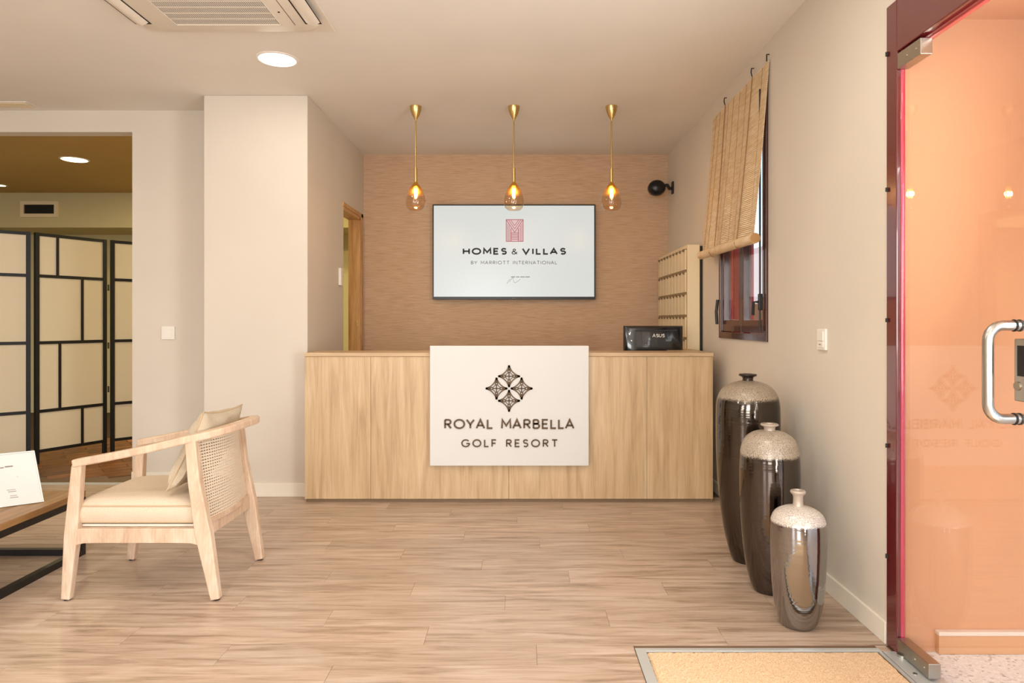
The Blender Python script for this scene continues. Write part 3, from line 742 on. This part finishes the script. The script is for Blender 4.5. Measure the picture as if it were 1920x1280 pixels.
# ------------------------------------------------------------------ wall speaker / camera
sp_ = thing('wall_speaker', (1.35, 6.62, 2.55), 'small round black speaker on a wall bracket, upper right corner of the nook', 'speaker')
zc = 6.60
c0 = P(1231, 352.5, zc)
pr = [(0.0, -0.075), (0.045, -0.073), (0.074, -0.05), (0.083, -0.01), (0.080, 0.03), (0.06, 0.06), (0.0, 0.07)]
b = MB(); n = 28
for r, d in pr:
    for j in range(n): a = 2*PI*j/n; b.v.append(Vector((c0.x+r*math.cos(a)*1.02, c0.y+d, c0.z+r*math.sin(a)*0.92)))
for i in range(len(pr)-1):
    for j in range(n): b.f.append((i*n+j, i*n+(j+1) % n, (i+1)*n+(j+1) % n, (i+1)*n+j))
b.sm = True; b.build('body', 'blackplastic', sp_)
MB().sweep([(c0.x+0.05, c0.y, c0.z+0.02), (c0.x+0.105, c0.y, c0.z+0.028), (c0.x+0.125, c0.y, c0.z-0.005), (XR-0.012, c0.y, c0.z-0.005)], (0.02, 0.03)).build('arm', 'blackplastic', sp_)
box('wall_plate', 'blackplastic', XR-0.014, XR-0.001, c0.y-0.03, c0.y+0.03, c0.z-0.055, c0.z+0.06, sp_)

# ------------------------------------------------------------------ pendants
PZ = 5.30
def pendant(cx, label):
    t = thing('pendant_lamp', (cx, PZ, H), label, 'pendant lamp', 'pendant lamps above the reception desk')
    MB().lathe([(0.0, H-0.112), (0.006, H-0.112), (0.012, H-0.098), (0.028, H-0.070), (0.042, H-0.030), (0.046, H-0.003), (0.044, H)], cx, PZ, 28).build('canopy', 'brass', t)
    MB().tube([(cx, PZ, H-0.11), (cx, PZ, 2.475)], 0.0055, 10, up=(0, 1, 0)).build('rod', 'brass', t)
    MB().lathe([(0.0, 2.362), (0.012, 2.362), (0.0125, 2.478), (0.0, 2.480)], cx, PZ, 16).build('socket_tube', 'brass', t)
    pf = [(0.012, 2.372), (0.018, 2.362), (0.036, 2.338), (0.054, 2.305), (0.068, 2.268), (0.0765, 2.230), (0.0765, 2.200), (0.068, 2.172), (0.050, 2.155), (0.0, 2.148)]
    MB().lathe(pf, cx, PZ, 36).build('glass_drop', 'gildglass', t)
    bl_ = MB().lathe([(0.010, 2.36), (0.014, 2.33), (0.022, 2.30), (0.024, 2.27), (0.016, 2.245), (0.0, 2.236)], cx, PZ, 20).build('bulb', 'bulbglass', t)
    MB().tube([(cx-0.007, PZ, 2.32), (cx-0.006, PZ, 2.25), (cx, PZ, 2.246), (cx+0.006, PZ, 2.25), (cx+0.007, PZ, 2.32)], 0.0038, 6, up=(0, 1, 0)).build('filament', 'filament', bl_)
    return t
p1 = pendant(pxx(779.5, PZ), 'gilt and glass drop pendant lamp, leftmost of the three over the desk')
copy_thing(p1, (pxx(963.5, PZ), PZ, H), 'gilt and glass drop pendant lamp, middle one, overlapping the television top')
copy_thing(p1, (pxx(1146.5, PZ), PZ, H), 'gilt and glass drop pendant lamp, rightmost of the three, nearest the black speaker')
for px in (779.5, 963.5, 1146.5):
    l = bpy.data.lights.new('pendant_light', 'POINT'); l.energy = 5.0; l.color = (1.0, 0.70, 0.38); l.shadow_soft_size = 0.02
    o = bpy.data.objects.new('pendant_light', l); C.objects.link(o); o.location = (pxx(px, PZ), PZ, 2.28)

# ------------------------------------------------------------------ ceiling downlights
def downlight(x, y, r, label, m_='lamp'):
    H = 2.96 if y < 5.4 else 2.95
    t = thing('downlight', (x, y, H), label, 'ceiling light')
    MB().lathe([(r, H-0.0005), (r+0.006, H-0.006), (r+0.022, H-0.004), (r+0.024, H-0.0005)], x, y, 40).build('trim_ring', 'white', t)
    MB().lathe([(0.0, H-0.008), (r, H-0.008), (r, H-0.001), (0, H-0.001)], x, y, 40).build('diffuser', m_, t)
downlight(-1.548, 4.345, 0.110, 'round recessed ceiling light glowing just beyond the air conditioner')
downlight(-4.58, 7.01, 0.115, 'round ceiling light glowing in the dim back room above the folding screen', 'lampyellow')
downlight(-6.36, 8.35, 0.05, 'small ceiling light at the far left edge of the back room', 'lampyellow')
for x, y, p in DL[1:]: pass

# ------------------------------------------------------------------ ceiling air conditioner
ac = thing('air_conditioner', (-1.60, 3.41, H), 'cream ceiling cassette air conditioner with perforated grille', 'air conditioner')
ax0, ax1, ay0, ay1 = -2.145, -1.057, 2.86, 3.91
box('outer_plate', 'ac', ax0+0.03, ax1, ay0, ay1, H-0.012, H-0.0005, ac, bevel=0.004)
# raised centre body with rounded corners
def rrect(x0, x1, y0, y1, r, n=6):
    out = []
    for cx, cy, a0 in ((x1-r, y1-r, 0), (x0+r, y1-r, 90), (x0+r, y0+r, 180), (x1-r, y0+r, 270)):
        for k_ in range(n+1):
            a = math.radians(a0+90*k_/n); out.append((cx+r*math.cos(a), cy+r*math.sin(a)))
    return out
b = MB(); lay = [(0.0, H-0.012), (0.012, H-0.028), (0.03, H-0.036)]
nn = None
for ins, z in lay:
    rg = rrect(ax0+0.04+ins, ax1-0.06-ins, ay0+0.04+ins, ay1-0.035-ins, 0.09); nn = len(rg)
    b.v += [Vector((x, y, z)) for x, y in rg]
for i in range(2):
    for j in range(nn): b.f.append((i*nn+j, i*nn+(j+1) % nn, (i+1)*nn+(j+1) % nn, (i+1)*nn+j))
b.f.append(tuple(2*nn+j for j in range(nn))); b.sm = True
b.build('fascia', 'ac', ac)
# grille: dark tray, thin bars both ways (a mesh nobody would count), frame strip
gx0, gx1, gy0, gy1 = -1.885, -1.319, 3.06, 3.745
box('grille_tray', 'acgrey', gx0, gx1, gy0, gy1, H-0.0369, H-0.0362, ac)
g = MB()
n1 = 52
for i in range(n1+1):
    x = gx0+(gx1-gx0)*i/n1; g.box(x-0.0015, x+0.0015, gy0, gy1, H-0.0384, H-0.0377)
n2 = 60
for j in range(n2+1):
    yv = gy0+(gy1-gy0)*j/n2; wv = 0.005 if j % 6 == 0 else 0.0014
    g.box(gx0, gx1, yv-wv, yv+wv, H-0.0388, H-0.0379)
gg = g.build('grille_mesh', 'ac', ac); gg['kind'] = 'stuff'
for x in (gx0-0.008, gx1+0.002): box('grille_rim', 'ac', x, x+0.006, gy0, gy1+0.006, H-0.041, H-0.036, ac)
box('grille_rim', 'ac', gx0-0.008, gx1+0.008, gy1+0.003, gy1+0.009, H-0.041, H-0.036, ac)
for sx_, x in ((1, -1.135), (-1, -2.067)):
    # dark outlet with a curved blade in it
    box('air_outlet', 'acdark', x-0.045, x+0.045, 3.03, 3.745, H-0.0372, H-0.0355, ac)
    b = MB(); ns = 8
    for k_ in range(ns+1):
        u = k_/ns; xx = x+sx_*(-0.036+0.076*u); zz = H-0.0375-0.016*math.sin(PI*u)
        b.v += [Vector((xx, 3.035, zz)), Vector((xx, 3.725, zz)), Vector((xx, 3.725, zz+0.003)), Vector((xx, 3.035, zz+0.003))]
    for k_ in range(ns):
        a = 4*k_; b.f += [(a, a+1, a+5, a+4), (a+2, a+3, a+7, a+6), (a+1, a+2, a+6, a+5), (a+3, a, a+4, a+7)]
    b.f += [(0, 3, 2, 1), (4*ns, 4*ns+1, 4*ns+2, 4*ns+3)]; b.sm = True
    b.build('louver', 'ac', ac)
MB().lathe([(0.0, H-0.038), (0.006, H-0.038), (0.006, H-0.036)], -1.275, 3.60, 10).build('status_lamp', 'acdark', ac)
box('panel_joint', 'acdark', -1.242, -1.239, 3.03, 3.76, H-0.0368, H-0.0359, ac)

# ceiling slot vent at left
cv = thing('ceiling_vent', (-4.1, 5.245, H), 'flat narrow ceiling vent above the back room opening at left', 'vent')
box('frame', 'ac', -4.45, -3.745, 5.175, 5.315, H-0.008, H-0.0005, cv, bevel=0.002)
for k_ in range(4): box('slat', 'cream', -4.42, -3.775, 5.195+k_*0.027, 5.213+k_*0.027, H-0.012, H-0.008, cv)

# ------------------------------------------------------------------ back room vent
bv = thing('wall_vent', (-6.24, 8.84, 2.63), 'dark rectangular air vent in a pale frame high on the back room wall', 'vent')
vx0, vx1, vz0, vz1 = pxx(38, 8.83), pxx(108, 8.83), pz(407, 8.83), pz(377, 8.83)
fw = 0.045
MB().box(vx0, vx1, 8.825, 8.85, vz0, vz0+fw).box(vx0, vx1, 8.825, 8.85, vz1-fw, vz1).box(vx0, vx0+fw, 8.825, 8.85, vz0+fw, vz1-fw).box(vx1-fw, vx1, 8.825, 8.85, vz0+fw, vz1-fw).build('frame', 'cream', bv)
box('backing', 'black', vx0+fw, vx1-fw, 8.846, 8.85, vz0+fw, vz1-fw, bv)
for k_ in range(7):
    z = vz0+fw+0.01+k_*(vz1-vz0-2*fw)/7; box('blade', 'acdark', vx0+fw, vx1-fw, 8.832, 8.845, z, z+0.005, bv)

# ------------------------------------------------------------------ switches
s1 = thing('light_switch', (pxx(316, 5.40), 5.40, 1.15), 'square white light switch on wall left of the column', 'switch')
a, b_ = pxx(304, 5.41), pxx(328.5, 5.41); z0, z1 = pz(636, 5.41), pz(611.5, 5.41)
box('plate', 'white', a, b_, 5.398, 5.41, z0, z1, s1, bevel=0.002); box('rocker', 'white', a+0.02, b_-0.02, 5.393, 5.398, z0+0.02, z1-0.02, s1, bevel=0.001)
s2 = thing('light_switch', (XR, 3.33, 1.16), 'white light switch with small indicator on right wall above the vases', 'switch')
box('plate', 'white', XR-0.012, XR, 3.285, 3.378, 1.155, 1.258, s2, bevel=0.002)
box('rocker', 'white', XR-0.017, XR-0.012, 3.300, 3.362, 1.200, 1.245, s2, bevel=0.001)
box('rocker', 'white', XR-0.016, XR-0.012, 3.300, 3.362, 1.168, 1.197, s2, bevel=0.001)
box('indicator', 'greyink', XR-0.018, XR-0.016, 3.32, 3.34, 1.180, 1.184, s2)
s3 = thing('wall_intercom', (-1.57, 5.95, 1.6), 'slim white wall intercom beside the doorway behind the desk', 'intercom')
box('body', 'white', -1.575, -1.552, 5.905, 5.975, pz(535, 5.95), pz(503, 5.95), s3, bevel=0.003)
box('side_key', 'greyink', -1.575, -1.558, 5.983, 5.998, pz(518, 5.95), pz(507, 5.95), s3)

# ------------------------------------------------------------------ vases
def vase(cx, cy, Hh, prof, matn, lipm, lip, label):
    t = thing('floor_vase', (cx, cy, 0), label, 'vase', 'glazed bottle vases by the right wall')
    # smooth the profile (Catmull-Rom)
    pp = [prof[0]]+prof+[prof[-1]]; out = []
    for i in range(1, len(pp)-2):
        for s in range(6):
            u = s/6; p0, p1, p2, p3 = pp[i-1], pp[i], pp[i+1], pp[i+2]
            out.append(tuple(max(0.0, 0.5*((2*p1[c])+(-p0[c]+p2[c])*u+(2*p0[c]-5*p1[c]+4*p2[c]-p3[c])*u*u+(-p0[c]+3*p1[c]-3*p2[c]+p3[c])*u**3)) for c in (0, 1)))
    out.append(prof[-1])
    MB().lathe([(0.0, 0.003), (out[0][0]-0.004, 0.0)]+out, cx, cy, 64).build('body', matn, t)
    MB().lathe(lip, cx, cy, 40).build('neck', lipm, t)
    return t
vase(1.232, 3.70, 1.01, [(0.082, 0.005), (0.098, 0.05), (0.123, 0.15), (0.146, 0.30), (0.161, 0.48), (0.167, 0.66), (0.167, 0.80), (0.162, 0.865), (0.143, 0.915), (0.105, 0.950), (0.055, 0.968), (0.028, 0.973)],
     'glaze_tall', 'darklip', [(0.030, 0.970), (0.027, 0.980), (0.030, 0.992), (0.046, 0.999), (0.048, 1.004), (0.044, 1.009), (0.024, 1.010), (0.020, 0.99), (0.0, 0.985)],
     'tallest dark glazed bottle vase with black lip, beside the desk end')
vase(1.200, 3.29, 0.80, [(0.076, 0.005), (0.090, 0.04), (0.110, 0.12), (0.126, 0.24), (0.136, 0.38), (0.1405, 0.52), (0.139, 0.62), (0.132, 0.685), (0.114, 0.730), (0.080, 0.757), (0.045, 0.768), (0.026, 0.771)],
     'glaze_mid', 'palelip', [(0.027, 0.768), (0.025, 0.778), (0.028, 0.788), (0.041, 0.793), (0.042, 0.798), (0.038, 0.802), (0.024, 0.802), (0.020, 0.785), (0.0, 0.78)],
     'middle sized dark glazed bottle vase with speckled beige shoulder')
vase(1.185, 2.915, 0.577, [(0.070, 0.005), (0.082, 0.03), (0.096, 0.08), (0.106, 0.16), (0.112, 0.26), (0.1145, 0.35), (0.113, 0.42), (0.108, 0.455), (0.092, 0.482), (0.062, 0.499), (0.035, 0.506), (0.022, 0.509)],
     'glaze_small', 'palelip', [(0.023, 0.506), (0.0205, 0.52), (0.020, 0.545), (0.023, 0.556), (0.030, 0.561), (0.032, 0.568), (0.029, 0.574), (0.020, 0.575), (0.016, 0.555), (0.0, 0.55)],
     'smallest silvery bottle vase with pale speckled shoulder, nearest the doormat')

# ------------------------------------------------------------------ folding screen
fs = thing('folding_screen', (-4.2, 6.4, 0), 'black framed folding screen with rice paper panes in the back room', 'folding screen')
HR = [0.115, 0.475, 1.095, 1.700, 2.075]
def wpanel(p0, p1, munt):
    p0 = Vector((p0[0], p0[1], 0)); p1 = Vector((p1[0], p1[1], 0)); d = (p1-p0); ln = d.length; d.normalize()
    nrm = Vector((-d.y, d.x, 0))
    def bar(a, b, z0, z1, th, nm, m_):
        q = MB(); c0_ = p0+d*a; c1_ = p0+d*b
        pts = []
        for z in (z0, z1):
            for c_, s in ((c0_, -1), (c1_, -1), (c1_, 1), (c0_, 1)): q.v.append(Vector((c_.x+nrm.x*s*th/2, c_.y+nrm.y*s*th/2, z)))
        q.f = [(3, 2, 1, 0), (4, 5, 6, 7), (0, 1, 5, 4), (1, 2, 6, 5), (2, 3, 7, 6), (3, 0, 4, 7)]
        return q.build(nm, m_, fs)
    pwd = 0.038
    bar(0.004, pwd, 0, 2.09, 0.028, 'post', 'black'); bar(ln-pwd, ln-0.004, 0, 2.09, 0.028, 'post', 'black')
    for i, z in enumerate(HR):
        bar(pwd, ln-pwd, z-0.014, z+0.014, 0.022, 'rail', 'black')
    for i, mf in enumerate(munt):
        z0, z1 = HR[i]+0.014, HR[i+1]-0.014; xm = ln*mf
        bar(xm-0.011, xm+0.011, z0, z1, 0.020, 'muntin', 'black')
        bar(pwd, xm-0.011, z0, z1, 0.004, 'paper_pane', 'paper'); bar(xm+0.011, ln-pwd, z0, z1, 0.004, 'paper_pane', 'paper')
wpanel((-4.78, 5.79), (-4.395, 6.13), [0.45, 0.30, 0.45, 0.30])
wpanel((-4.375, 6.14), (-4.075, 6.72), [0.64, 0.33, 0.64, 0.30])
wpanel((-4.050, 6.735), (-3.62, 7.20), [0.62, 0.62, 0.62, 0.62])
for z in (0.62, 1.05, 1.62): MB().tube([(-4.062, 6.728, z-0.03), (-4.062, 6.728, z+0.03)], 0.008, 8, up=(0, 1, 0)).build('hinge', 'blacksteel', fs)

# ------------------------------------------------------------------ coffee table
ct = thing('coffee_table', (-3.0, 3.25, 0), 'low oak topped coffee table on a black steel frame beside the armchair', 'table')
cx0, cx1, cy0, cy1 = -3.65, -2.42, 2.72, 3.80; th_ = 0.352; fb = 0.034
box('tabletop', 'tablewood', cx0, cx1, cy0, cy1, th_-0.034, th_, ct, bevel=0.002)
zb0, zb1 = th_-0.034-fb, th_-0.0345
for a, b_, c_, d_ in ((cx0, cx1, cy0, cy0+fb), (cx0, cx1, cy1-fb, cy1), (cx0, cx0+fb, cy0+fb, cy1-fb), (cx1-fb, cx1, cy0+fb, cy1-fb)):
    box('frame_rail', 'blacksteel', a, b_, c_, d_, zb0, zb1, ct); box('base_rail', 'blacksteel', a, b_, c_, d_, 0.0, fb, ct)
for a in (cx0, cx1-fb):
    for c_ in (cy0, cy1-fb): box('leg', 'blacksteel', a, a+fb, c_, c_+fb, fb, zb0, ct)
# card in a clear holder leaning on the table
BR = Vector((-2.482, 3.556, th_+0.002)); u = Vector((-0.146, -0.111, 0.0)).normalized(); vv = Vector((-0.103, 0.084, 0.248))
nrm = u.cross(vv).normalized(); vv = nrm.cross(u).normalized()*-1
if vv.z < 0: vv = -vv
tr = Vector((-0.06, 0, 0)); vv = (vv+u*0.13).normalized()
W2, H2 = 0.225, 0.285
if nrm.y > 0: nrm = -nrm
cd = thing('card_holder', tuple(BR+u*W2/2), 'white card in a thin frame leaning on the coffee table', 'card holder')
def slab(a0, a1, b0, b1, d0, d1, nm, m_, par):
    q = MB()
    for d in (d0, d1):
        for a, b in ((a0, b0), (a1, b0), (a1, b1), (a0, b1)): q.v.append(BR+u*a+vv*b+nrm*d)
    q.f = [(3, 2, 1, 0), (4, 5, 6, 7), (0, 1, 5, 4), (1, 2, 6, 5), (2, 3, 7, 6), (3, 0, 4, 7)]
    return q.build(nm, m_, par)
slab(0, W2, 0, H2, -0.004, 0.0, 'holder_back', 'white', cd)
for r_ in ((0, 0.006, 0, H2), (W2-0.006, W2, 0, H2), (0.006, W2-0.006, 0, 0.006), (0.006, W2-0.006, H2-0.006, H2)):
    slab(*r_, 0.0, 0.005, 'holder_edge', 'alu', cd)
cdd = slab(0.008, W2-0.008, 0.008, H2-0.008, 0.0, 0.0015, 'card', 'signwhite', cd)
for (a, b, w_, h_) in ((0.150, 0.205, 0.016, 0.006), (0.112, 0.208, 0.034, 0.007), (0.118, 0.084, 0.036, 0.0025), (0.116, 0.074, 0.034, 0.003), (0.116, 0.052, 0.028, 0.0025), (0.112, 0.042, 0.034, 0.003)):
    slab(a-0.01, a+w_-0.01, b, b+h_, 0.0015, 0.002, 'printed_line', 'greyink', cdd)
MB().sweep([BR+u*W2/2+vv*0.16-nrm*0.004, BR+u*W2/2-nrm*0.13+Vector((0, 0, 0.0))], (0.05, 0.003)).build('strut', 'white', cd)

# ------------------------------------------------------------------ armchair (faces left, sits square to the room)
ch = thing('armchair', (-1.77, 3.44, 0), 'whitewashed wooden armchair with woven cane back and cream seat cushion', 'armchair')
WW = 'whitewood'
yn, yf = 3.175, 3.705
def post(p0, p1, p2, s0, s1, s2, name='leg'):
    return MB().sweep([p0, p1, p2], [s0, s1, s2], up=(0, 1, 0)).build(name, WW, ch, bevel=0.006)
# front legs run up to the arms
for yy, sg_ in ((yn, -1), (yf, 1)):
    a = MB().sweep([(-2.108, yy, 0.006), (-2.082, yy, 0.30), (-2.055, yy, 0.628)], [(0.040, 0.036), (0.062, 0.042), (0.046, 0.040)], up=(0, 1, 0)).build('front_leg', WW, ch, bevel=0.005)
    MB().lathe([(0.014, 0), (0.014, 0.007), (0, 0.007)], -2.108, yy, 12).build('foot_pad', 'rubber', a)
    a = MB().sweep([(-1.414, yy, 0.006), (-1.470, yy, 0.31), (-1.512, yy, 0.55), (-1.530, yy, 0.742)], [(0.042, 0.038), (0.074, 0.042), (0.056, 0.040), (0.050, 0.038)], up=(0, 1, 0)).build('rear_leg', WW, ch, bevel=0.005)
    MB().lathe([(0.014, 0), (0.014, 0.007), (0, 0.007)], -1.414, yy, 12).build('foot_pad', 'rubber', a)
    # side rail with eased lower edge
    q = MB(); n = 12
    for k_ in range(n+1):
        x = -2.075+0.60*k_/n; e = abs(2*k_/n-1)
        lo = 0.268-0.014*max(0, (e-0.75)/0.25)**2
        for y_ in (yy-0.016, yy+0.016): q.v += [Vector((x, y_, lo)), Vector((x, y_, 0.335))]
    for k_ in range(n):
        a_ = 4*k_; q.f += [(a_, a_+1, a_+5, a_+4), (a_+2, a_+6, a_+7, a_+3), (a_+1, a_+3, a_+7, a_+5), (a_, a_+4, a_+6, a_+2)]
    q.f += [(0, 2, 3, 1), (4*n, 4*n+1, 4*n+3, 4*n+2)]
    q.build('side_rail', WW, ch, bevel=0.003)
box('front_rail', WW, -2.095, -2.065, yn+0.022, yf-0.022, 0.268, 0.335, ch, bevel=0.003)
box('rear_rail', WW, -1.500, -1.462, yn+0.022, yf-0.022, 0.285, 0.350, ch, bevel=0.003)
box('seat_board', 'skirting', -2.06, -1.51, yn+0.02, yf-0.02, 0.336, 0.347, ch)
# arm and back rail in one sweep
ctrl = [(-2.072, yn, 0.636), (-1.90, yn-0.006, 0.668), (-1.72, yn-0.010, 0.705), (-1.57, yn-0.006, 0.742), (-1.475, yn+0.035, 0.762), (-1.415, yn+0.13, 0.775), (-1.392, 3.44, 0.780),
        (-1.400, yf-0.12, 0.777), (-1.455, yf-0.020, 0.766), (-1.57, yf+0.006, 0.742), (-1.72, yf+0.010, 0.705), (-1.90, yf+0.006, 0.668), (-2.072, yf, 0.636)]
pp = [ctrl[0]]+ctrl+[ctrl[-1]]; path = []
for i in range(1, len(pp)-2):
    for s in range(5):
        uu = s/5; p0, p1, p2, p3 = [Vector(v) for v in pp[i-1:i+3]]
        path.append(0.5*((2*p1)+(-p0+p2)*uu+(2*p0-5*p1+4*p2-p3)*uu*uu+(-p0+3*p1-3*p2+p3)*uu**3))
path.append(Vector(ctrl[-1]))
MB().sweep(path, (0.052, 0.036)).build('arm_rail', WW, ch, bevel=0.007)
# cane back panel between the rear posts, slightly bowed
def cp(s, h):   # s 0..1 across, h height
    yy = yn+0.02+(yf-yn-0.04)*s
    xb = -1.478-0.10*(h-0.35)/0.40*0.55
    return Vector((xb+0.050*math.sin(PI*s)*(0.5+0.8*(h-0.35)/0.40), yy, h))
q = MB(); nv = 32; nh = 29
for i in range(nv+1):
    s = i/nv; q.sweep([cp(s, 0.35+0.412*k_/8) for k_ in range(9)], (0.0085, 0.0025), up=(1, 0, 0) if False else (0.98, 0, 0.2))
for j in range(nh+1):
    h = 0.352+0.405*j/nh; q.sweep([cp(k_/10, h)+Vector((0.0012, 0, 0)) for k_ in range(11)], (0.0025, 0.0085))
cn = q.build('cane_webbing', 'cane', ch); cn['kind'] = 'stuff'
for s in (0.0, 1.0):
    MB().sweep([cp(s, 0.35+0.39*k_/6) for k_ in range(7)], (0.022, 0.018), up=(0, 1, 0)).build('cane_frame', WW, ch)
MB().sweep([cp(k_/10, 0.354) for k_ in range(11)], (0.022, 0.020)).build('cane_frame', WW, ch)
# seat cushion
def cushion(x0, x1, y0, y1, z0, z1, crown, n=28, r=0.035):
    q = MB(); cx, cy = (x0+x1)/2, (y0+y1)/2; hx, hy = (x1-x0)/2, (y1-y0)/2
    def pt(i, j, top):
        a, b = -1+2*i/n, -1+2*j/n
        e = (1-abs(a)**5)*(1-abs(b)**5)
        zz = (z1-0.018+(0.018+crown)*e**0.45) if top else (z0+0.012-0.012*e**0.45)
        return Vector((cx+hx*a, cy+hy*b, zz))
    for top in (1, 0):
        for j in range(n+1):
            for i in range(n+1): q.v.append(pt(i, j, top))
    m_ = (n+1)**2
    for j in range(n):
        for i in range(n):
            a = j*(n+1)+i; q.f.append((a, a+1, a+n+2, a+n+1)); q.f.append((m_+a, m_+a+n+1, m_+a+n+2, m_+a+1))
    # bulged side wall
    loop = [(i, 0) for i in range(n)]+[(n, j) for j in range(n)]+[(n-i, n) for i in range(n)]+[(0, n-j) for j in range(n)]
    k_ = len(loop); mid = len(q.v)
    for lv in (0.25, 0.5, 0.75):
        for i, j in loop:
            t = q.v[j*(n+1)+i]; b = q.v[m_+j*(n+1)+i]; p = t.lerp(b, lv)
            d = Vector((p.x-cx, p.y-cy, 0)); d = Vector((d.x/hx, d.y/hy, 0)); mxx = max(abs(d.x), abs(d.y))
            dd = Vector((d.x if abs(d.x) > 0.99*mxx else d.x*0.3, d.y if abs(d.y) > 0.99*mxx else d.y*0.3, 0))
            q.v.append(p+dd*0.009*math.sin(PI*lv))
    rows = [[j*(n+1)+i for i, j in loop]]+[[mid+s*k_+c_ for c_ in range(k_)] for s in range(3)]+[[m_+j*(n+1)+i for i, j in loop]]
    for s in range(4):
        for c_ in range(k_): q.f.append((rows[s][c_], rows[s+1][c_], rows[s+1][(c_+1) % k_], rows[s][(c_+1) % k_]))
    q.sm = True
    return q, [q.v[j*(n+1)+i] for i, j in loop], [q.v[m_+j*(n+1)+i] for i, j in loop]
q, lt, lb = cushion(-2.075, -1.528, yn+0.005, yf-0.005, 0.348, 0.452, 0.028)
cu = q.build('seat_cushion', 'linen', ch)
MB().tube(lt, 0.0042, 6, closed=True).build('piping', 'piping', cu); MB().tube(lb, 0.0042, 6, closed=True).build('piping', 'piping', cu)
# scatter cushion, a thing of its own
def pillow(cen, w_, h_, t_, tilt, yaw, roll):
    q = MB(); n = 30; R = Matrix.Rotation(yaw, 3, 'Z') @ Matrix.Rotation(tilt, 3, 'Y') @ Matrix.Rotation(roll, 3, 'X')
    for sgn in (1, -1):
        for j in range(n+1):
            for i in range(n+1):
                a, b = -1+2*i/n, -1+2*j/n
                pin = 1-0.10*(1-abs(a)**2)*abs(b)**2; pin2 = 1-0.10*(1-abs(b)**2)*abs(a)**2
                th = ((1-a*a)*(1-b*b))**0.38*t_/2
                wr_ = 0.004*math.sin(9*a+4*b)+0.004*math.sin(7*b-5*a+1)
                edge = 1 if th > 1e-5 else 0
                q.v.append(Vector(cen)+R @ Vector((sgn*(th+wr_*edge), a*w_/2*pin2, b*h_/2*pin)))
    m_ = (n+1)**2
    for j in range(n):
        for i in range(n):
            a = j*(n+1)+i; q.f.append((a, a+1, a+n+2, a+n+1)); q.f.append((m_+a, m_+a+n+1, m_+a+n+2, m_+a+1))
    loop = [(i, 0) for i in range(n)]+[(n, j) for j in range(n)]+[(n-i, n) for i in range(n)]+[(0, n-j) for j in range(n)]
    q.sm = True
    return q, [q.v[j*(n+1)+i].copy() for i, j in loop]
q, lp = pillow((-1.575, 3.43, 0.675), 0.47, 0.40, 0.13, math.radians(24), 0.0, math.radians(-3))
pl = thing('scatter_cushion', (-1.575, 3.43, 0.48), 'beige linen scatter cushion leaning on the cane back of the armchair', 'cushion')
q.build('cover', 'pillow', pl)
MB().tube(lp, 0.004, 6, closed=True).build('piping', 'piping', pl)
